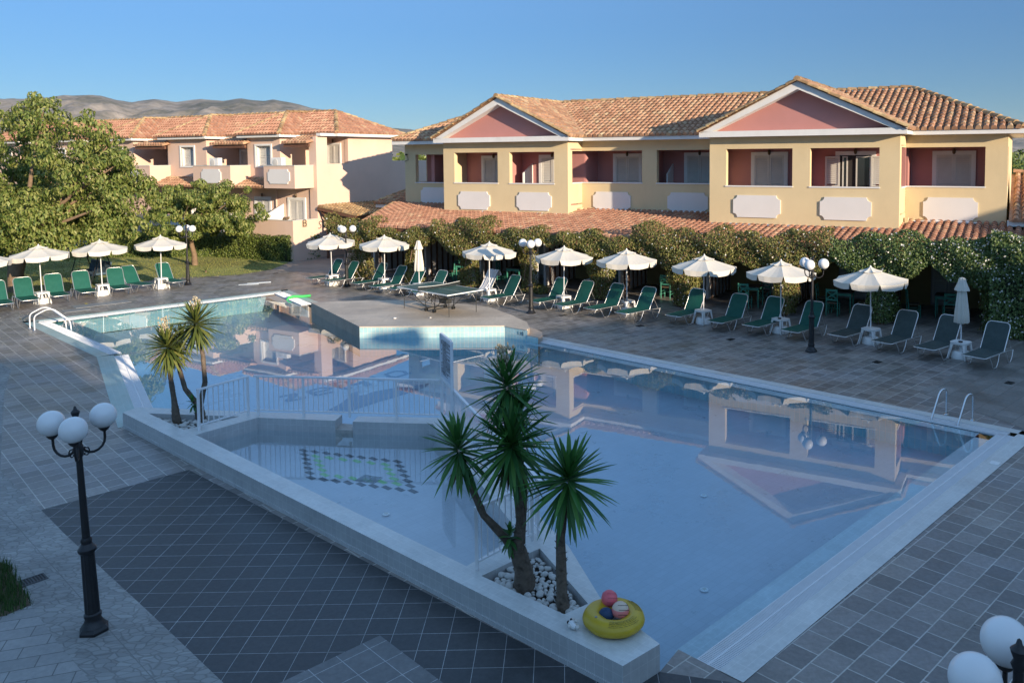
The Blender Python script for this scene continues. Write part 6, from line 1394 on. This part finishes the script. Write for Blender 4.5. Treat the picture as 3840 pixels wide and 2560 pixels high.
# big tree left; its boughs reach over the swing seat
cl = ell_clumps((-.3, .6, 5.0), 3.5, 3.4, 2.8, 44, .5, .9, 4) + ell_clumps((-.1, .5, 5.2), 4.1, 3.8, 3.25, 70, .22, .45, 14, .9) + ell_clumps((3.2, .6, 4.6), 1.9, 1.6, 2.0, 34, .25, .55, 15) + ell_clumps((4.6, 1.2, 3.4), 1.6, 1.6, 1.3, 26, .25, .5, 16) + ell_clumps((1.2, .4, 2.7), 3.0, 2.6, 1.2, 30, .5, .85, 5) + [(1.3, .2, 7.6, .6), (2.0, .2, 7.3, .5), (3.6, .3, 6.8, .55), (4.3, .4, 5.6, .6), (.6, .2, 7.7, .5), (-1.0, 0, 7.5, .6), (3.0, 0, 7.0, .5), (4.0, .6, 6.4, .4)]
tree('mulberry_tree', (-23.77, 34.76, 0), (.25, .2, 2.3), .30, cl, 'large leafy tree with a thick pale trunk on the left lawn', 46000, .165, m_leaf, 18, seed=4)
cl = ell_clumps((.6, .2, 2.9), 2.3, 2.2, 1.1, 26, .45, .75, 7) + ell_clumps((.6, .2, 2.9), 3.0, 2.7, 1.45, 46, .2, .4, 17, .88) + [(2.2, .1, 2.1, .6), (2.6, .1, 1.75, .45), (1.6, -.5, 3.9, .55), (-1.2, -.5, 1.8, .6), (-.5, -.9, 1.5, .45)]
tree('mulberry_tree', (-19.99, 42.91, 0), (-.15, 0, 1.75), .13, cl, 'smaller leafy tree with a slim bent trunk before the hedge', 20000, .155, m_leaf, 9, seed=8)
cl = ell_clumps((-1.5, 0, 4.2), 3.2, 3.2, 2.8, 40, .6, 1.0, 9)
tree('mulberry_tree', (-28.5, 41.5, 0), (0, 0, 2.2), .24, cl, 'leafy tree behind the big one at the left picture edge', 15000, .2, m_leaf, 8, seed=9)
# clipped hedge
def hedge(name, pts, th, h, label, n, mat, size, seed, core=True, ragged=.07, cat='hedge'):
    rng = np.random.default_rng(seed); t = empty(name, (pts[0][0], pts[0][1], 0), 0, label, cat); o = Vector((pts[0][0], pts[0][1]))
    cb = MB(); P, D = [], []; segs = [(Vector(a) - o, Vector(b) - o) for a, b in zip(pts, pts[1:])]; Lt = sum((b - a).length for a, b in segs)
    for a, b in segs:
        d = (b - a); l = d.length; d.normalize(); nr = Vector((-d.y, d.x)); k = int(n * l / Lt)
        q = [a + nr * .10, b + nr * .10, b + nr * (th - .10), a + nr * (th - .10)]; cb.prism([(p.x, p.y) for p in q], 0, h - .14)
        for face, share in (('f', .5), ('t', .28), ('b', .22)):
            m_ = int(k * share); s_ = rng.uniform(0, l, m_); z = rng.uniform(0, h, m_); w = rng.uniform(0, th, m_); j = rng.normal(0, ragged * .6, m_)
            for i in range(m_):
                bump = .03 * math.sin(s_[i] * 2.1 + z[i] * 2) + .02 * math.sin(s_[i] * 5.3)
                if face == 'f': p = a + d * s_[i] - nr * (j[i] + bump - .05); P.append((p.x, p.y, z[i])); D.append((-nr.x, -nr.y, .3))
                elif face == 'b': p = a + d * s_[i] + nr * (th + j[i]); P.append((p.x, p.y, z[i])); D.append((nr.x, nr.y, .3))
                else: p = a + d * s_[i] + nr * w[i]; P.append((p.x, p.y, h + j[i] + bump)); D.append((0, 0, 1))
    if core: cb.build('branches', M('hedge_core', (.02, .03, .01), .95), t)
    leaf_mesh('foliage', P, D, size, mat, t, .55, .1, rng); return t
hedge('hedge', [(-36, 47.4), (-26.44, 46.6), (-20.57, 46.5), (-17.75, 45.1), (-15.48, 44.05), (-14.25, 45.7)], 1.1, 1.33, 'long clipped green hedge between the lawn and the pink hotel', 34000, m_leafd, .10, 3)
hedge('hedge', [W(-21.6, -8.5)[:2], W(-19.7, -8.5)[:2]], .8, 4.2, 'tall hedge block seen in the gap between the two hotels', 2200, m_leafd, .16, 5)
# little palm seedling on the lawn
s_ = empty('palm_seedling', (-18.17, 40.15, 0), 0, 'tiny palm seedling on the lawn near the left lamp post', 'plant')
mb = MB(); blade_head(mb, (0, 0, .06), 16, .42, (0, 0, 1), random.Random(4), .012, 5, 75, .05); o = mb.build('fronds', m_yucl, s_); weld(o)
mb = MB(); mb.lathe([(.05, 0), (.035, .1), (.02, .14)], n=8); mb.build('stem', m_bark, s_)
# flowering climbers on the arcade: one plant per pillar
def vine(u, label, top, hang, col, n, size, mat, fl, seed, colr=.42, w0=2.75):
    """top: (u0, u1, z0, z1); hang: lowest hanging height at the sides; col: half width of the leafy pillar (0 = bare)"""
    rng = np.random.default_rng(seed); b = W(u, w0); t = empty('climbing_rose', (b[0], b[1], 0), FY, label, 'climbing plant', 'climbing plants on the arcade pillars')
    P, D = [], []; n1 = int(n * (.62 if col else .95))
    while len(P) < n1:
        x = rng.uniform(top[0], top[1]); z = rng.uniform(hang - .15, top[3] + .2)
        lo = hang + .16 * math.sin(x * 2.3 + seed) + .10 * math.sin(x * 6.1) + .25 * min(1, abs(x - u) / 1.6) ** 2 - (.5 * math.exp(-((x - u) / .6) ** 2) if col else 0); hi = top[3] + .14 * math.sin(x * 1.7 + seed * 2) + .10 * math.sin(x * 4.7 + seed)
        if z < lo or z > hi: continue
        th = .36 * math.sqrt(max(0, 1 - ((z - (lo + hi) / 2) / ((hi - lo) / 2 + .05)) ** 2)) + .06
        s = rng.choice((-1, 1), p=(.3, .7)); k = rng.uniform(.55, 1.12); w = s * th * k + .10 * math.sin(x * 3.1 + z * 4)
        P.append((x - u, -w - .12, z)); D.append((rng.normal(0, .3), -s, .35))
    while col and len(P) < n:
        z = rng.uniform(.08, hang + .3); a = rng.uniform(0, 2 * math.pi); r = col * (1.0 + .22 * math.sin(z * 4 + seed) + .15 * math.sin(3 * a + z * 2)) * rng.uniform(.6, 1.08)
        P.append((r * math.cos(a), r * .85 * math.sin(a) + .15, z)); D.append((math.cos(a), math.sin(a), .2))
    P = np.array(P); D = np.array(D); leaf_mesh('foliage', P, D, size, mat, t, .6, .2, rng)
    if fl:
        i = rng.choice(len(P), fl, replace=False); leaf_mesh('blossoms', P[i] + D[i] * .04 + np.array([0, -.05, .02]), D[i], .055, m_petal, t, .9, -.2, rng, .5)
    mb = MB()
    for k in range(4): a = k * 1.6; mb.tube([(.1 * math.cos(a), .1 * math.sin(a), 0), (.16 * math.cos(a + 1), .14 * math.sin(a + 1), .8), (.13 * math.cos(a + 2.2), .13 * math.sin(a + 2.2), 1.6), (.3 * math.cos(a), .1, 2.3)], [.03, .024, .02, .012], 6)
    mb.build('stems', m_bark, t)
VN = [(-17.9, 'climbing plant on the far left arcade pillar reaching over the roof corner', (-19.4, -16.3, 1.7, 2.85), 1.75, .5, 13110, m_vine, 60),
 (-14.7, 'climbing plant on the pillar left of the closed sunlit parasol', (-16.3, -13.2, 1.7, 2.5), 1.85, .42, 11970, m_vine, 60),
 (-11.7, 'climbing plant heaped above the arch behind the white towel', (-13.2, -10.1, 1.6, 2.95), 1.6, .46, 13680, m_vine, 90),
 (-8.7, 'reddish climbing plant on the pillar behind the sunlit lamp post', (-10.1, -7.0, 1.9, 2.62), 1.95, .36, 9690, m_vine, 60),
 (-5.4, 'reddish climbing plant at the bare spot of the arcade beam', (-7.0, -3.8, 2.0, 2.58), 1.9, .46, 15390, m_vine, 60),
 (-2.0, 'green climbing plant on the pillar behind the fourth parasol from the right', (-3.9, -.1, 1.7, 2.98), 1.55, .5, 15390, m_vine, 130),
 (1.78, 'green climbing plant on the shaded pillar behind the lamp post', (-.2, 3.4, 1.7, 2.95), 1.65, .36, 14820, m_vine, 130),
 (4.94, 'white flowering climbing plant on the pillar behind the rightmost open parasol', (3.4, 6.6, 1.7, 2.95), 1.6, .42, 14820, m_vined, 260)]
for i, (u, lb, top, hang, col, n, mt, fl) in enumerate(VN): vine(u, lb, top, hang, col, n, .07, mt, fl, 30 + i)
vine(8.3, 'white flowering climber arching above the closed shaded parasol', (6.5, 9.6, 1.4, 3.0), 1.55, 0, 11000, .075, m_vined, 420, 50)
rng = np.random.default_rng(61); b = W(9.9, 2.6); hg = empty('flowering_hedge', (b[0], b[1], 0), FY, 'tall white flowering green wall at the right end of the arcade', 'hedge')
P, D = [], []
while len(P) < 24000:
    x = rng.uniform(-1.75, 3.6); z = rng.uniform(.02, 3.05); f_ = rng.choice(3, p=(.68, .2, .12)); j = rng.normal(0, .07) + .12 * math.sin(x * 2.2 + z * 2.6) + .08 * math.sin(x * 5 + z)
    hi = 2.95 + .12 * math.sin(x * 2.4) + .06 * math.sin(x * 6)
    if z > hi: continue
    if f_ == 0: P.append((x, -.75 + j, z)); D.append((0, -1, .3))
    elif f_ == 1: P.append((x, rng.uniform(-.75, .5), hi + j * .6)); D.append((0, -.2, 1))
    else: P.append((-1.75 + j, rng.uniform(-.7, .5), z)); D.append((-1, 0, .3))
P = np.array(P); D = np.array(D); leaf_mesh('foliage', P, D, .08, m_vined, hg, .6, .15, rng)
i = rng.choice(len(P), 1100, replace=False); leaf_mesh('blossoms', P[i] + D[i] * .06, D[i], .055, m_petal, hg, .9, -.2, rng, .5)
mb = MB(); mb.box(-1.6, 3.5, -.6, .4, 0, 2.75); mb.build('branches', M('vine_core', (.018, .028, .012), .95), hg)
# undergrowth at two pillars
for (u, w, r, h, lb) in ((-8.2, 2.55, .38, .32, 'low green plant at the foot of the pillar behind the sunlit lamp post'), (-17.2, 3.1, .55, .75, 'low leafy shrub at the far left arcade pillar'), (-14.4, 3.0, .45, .7, 'low leafy shrub at the pillar left of the closed sunlit parasol')):
    b = W(u, w); t = empty('shrub', (b[0], b[1], 0), 0, lb, 'shrub'); P, D = clumps([(0, 0, h * .5)], [r], [420], h / r * .6); leaf_mesh('foliage', np.maximum(P, (-9, -9, .02)), D, .10, m_vine, t, .5, .0)
    mb = MB(); mb.tube([(0, 0, 0), (.03, .02, h * .5), (0, .05, h * .8)], [.025, .02, .01], 6); mb.build('stem', m_bark, t)
# ------------------------------------------------------------------ far country: mountains, fields, trees beyond the hotels
m_rock, t, b = newmat('limestone_slopes'); L = t.links.new
co = N_(t, 'TexCoord'); n1 = N_(t, 'TexNoise', i_Scale=.011, i_Detail=10.0, i_Roughness=.72); n2 = N_(t, 'TexNoise', i_Scale=.0022, i_Detail=6.0); L(co.outputs['Object'], n1.inputs['Vector']); L(co.outputs['Object'], n2.inputs['Vector'])
cr = N_(t, 'ValToRGB'); e = cr.color_ramp.elements; e[0].position = .40; e[0].color = (.10, .10, .075, 1); e[1].position = .66; e[1].color = (.40, .345, .295, 1); q = e.new(.52); q.color = (.23, .20, .165, 1)
ad = N_(t, 'Math', operation='ADD'); mu = N_(t, 'Math', operation='MULTIPLY'); mu.inputs[1].default_value = .45; L(n2.outputs[0], mu.inputs[0]); ml = N_(t, 'Math', operation='MULTIPLY'); ml.inputs[1].default_value = .55; L(n1.outputs[0], ml.inputs[0]); L(mu.outputs[0], ad.inputs[0]); L(ml.outputs[0], ad.inputs[1])
L(ad.outputs[0], cr.inputs[0]); L(cr.outputs[0], b.inputs['Base Color']); b.inputs['Roughness'].default_value = .95; b.inputs['Specular IOR Level'].default_value = .1
from mathutils import noise as _n
def range_(name, prof, dist, depth, rough, seed, label=None):
    """prof: (bearing tan, height tan) ridge line seen from the court; a real massif 'depth' metres thick"""
    xs = [p[0] for p in prof]; nx, ny = 300, 120; mb = MB()
    for j in range(ny + 1):
        t_ = j / ny
        for i in range(nx + 1):
            k = xs[0] + (xs[-1] - xs[0]) * i / nx; y = dist - depth * .62 + depth * t_ * 1.0; x = k * y
            h = np.interp(k, xs, [p[1] for p in prof]) * dist
            tt_ = t_ / .62; s = max(0.0, 1 - abs(tt_ - 1) ** 1.25) if tt_ < 1 else max(0, 1 - ((t_ - .62) / .38) ** 1.5)
            v = Vector((x * rough, y * rough * .55, seed)); r = _n.fractal(v, 1.0, 2.1, 3); r2 = _n.ridged_multi_fractal(v * 1.3, 1.0, 2.2, 5, 1.0, 2.0) * .5 - .6; r3 = _n.fractal(v * 6, .9, 2.0, 4)
            amp = h * .40 * (1 - abs(2 * min(s, 1) - 1) ** 2) if t_ < .62 else 0
            z = h * s + amp * (.5 * r + .6 * r2 + .12 * r3) + h * .008 * r3 * min(1, s * 3)
            mb.v.append((x, y, max(z, -3) if s > 0 else -3))
    w = nx + 1
    for j in range(ny):
        for i in range(nx): mb.f.append((j * w + i, j * w + i + 1, (j + 1) * w + i + 1, (j + 1) * w + i))
    return tag(mb.build(name, m_rock, None, smooth=180), kind='structure')
range_('mountains', [(-1.0, .060), (-.85, .070), (-.74, .075), (-.6941, .0755), (-.6744, .0737), (-.653, .0744), (-.6366, .0743), (-.615, .0785), (-.592, .0792), (-.5723, .0779), (-.5528, .0729), (-.5365, .0699), (-.5084, .0738), (-.4806, .0700), (-.4691, .0715), (-.4509, .0739), (-.4247, .0713), (-.4032, .0739), (-.3901, .0719), (-.3754, .0709), (-.3638, .0725), (-.3491, .0700), (-.3328, .0666), (-.3181, .0616), (-.3079, .0607), (-.2989, .0586), (-.2791, .0511), (-.2599, .0429), (-.235, .034), (-.21, .022), (-.18, .010), (-.15, 0)], 5200, 3000, .0016, 3.3)
range_('hills', [(-.34, .0), (-.30, .025), (-.26, .036), (-.22, .0368), (-.1978, .0352), (-.185, .0312), (-.1667, .023), (-.1474, .0148), (-.10, .008), (0, .004), (.2, .006), (.35, .012), (.45, .020), (.53, .029), (.58, .031), (.66, .033), (.8, .02)], 8200, 2500, .0016, 8.1)
def far_tree(x, y, r, h, lb, seed, mat=m_leafd, n=900, cyp=False):
    rng = np.random.default_rng(seed); t = empty('cypress_tree' if cyp else 'field_tree', (x, y, 0), 0, lb, 'tree', 'trees beyond the hotels')
    mb = MB(); mb.tube([(0, 0, 0), (.1, 0, h * .4), (0, 0, h * .7)], [.18 * r * .4, .12 * r * .4, .05], 7); mb.build('trunk', m_bark, t)
    if cyp: P, D = clumps([(0, 0, h * k) for k in (.2, .4, .6, .8, .93)], [r, r * 1.05, r * .85, r * .55, r * .25], [n // 5] * 5, 1.6, rng)
    else:
        c = ell_clumps((0, 0, h * .58), r * .7, r * .7, h * .32, 14, r * .3, r * .5, seed); P, D = clumps([q[:3] for q in c], [q[3] for q in c], [n // 14] * 14, .8, rng)
    leaf_mesh('crown', P, D, .3 if r < 5 else .5, mat, t, .6, .2, rng)
G_ = [(-16.2, 78, 2.4, 5.0, 'round tree in the gap behind the two hotels, left one', 1, 0), (-13.6, 82, 2.0, 5.2, 'round tree in the gap behind the two hotels, right one', 2, 0), (-15.4, 104, .9, 7.2, 'dark slim cypress beyond the gap between the hotels', 3, 1), (-19.5, 100, 2.6, 6.6, 'pale far tree behind the gap between the hotels', 4, 0),
 (30.6, 57, 2.6, 4.6, 'olive tree beyond the right end of the yellow hotel, nearest', 5, 0), (35.5, 64, 3.0, 5.2, 'olive tree at the right picture edge beyond the annex', 6, 0), (33.4, 72, 3.0, 5.4, 'taller dark tree at the right edge behind the olive trees', 7, 0), (39, 76, 3.2, 5.6, 'far bushy tree at the right picture edge', 8, 0)]
for x, y, r, h, lb, sd, cy_ in G_: far_tree(x, y, r, h, lb, sd, m_leafd, 1500, bool(cy_))
# far wood and scattered field growth, too many and too far to count
rng = np.random.default_rng(5); P, D = [], []
for _ in range(420):
    y = rng.uniform(120, 900); k = rng.uniform(-.75, .75); x = k * y; h = rng.uniform(2, 5) * (1 + y / 700)
    m_ = 40; d = rng.normal(0, 1, (m_, 3)); d /= np.linalg.norm(d, axis=1)[:, None]; P.append(np.array([x, y, h * .5]) + d * np.array([h * .7, h * .7, h * .5])); D.append(d)
tag(leaf_mesh('distant_wood', np.concatenate(P), np.concatenate(D), 2.2, m_leafd, None, .7, .1, rng), 'distant scattered trees on the plain beyond the hotels', 'wood', kind='stuff')

# the air over the plain
hz, t, b = newmat('haze'); t.nodes.remove(b); vp = N_(t, 'VolumePrincipled'); vp.inputs['Color'].default_value = (.80, .88, 1.0, 1); vp.inputs['Density'].default_value = .00002; vp.inputs['Anisotropy'].default_value = .0
t.links.new(vp.outputs[0], t.nodes['Material Output'].inputs['Volume'])
mb = MB(); mb.box(-8800, 8800, -150, 11500, -12, 440); tag(mb.build('haze', hz), 'thin blue haze over the distant slopes', 'haze', kind='stuff')
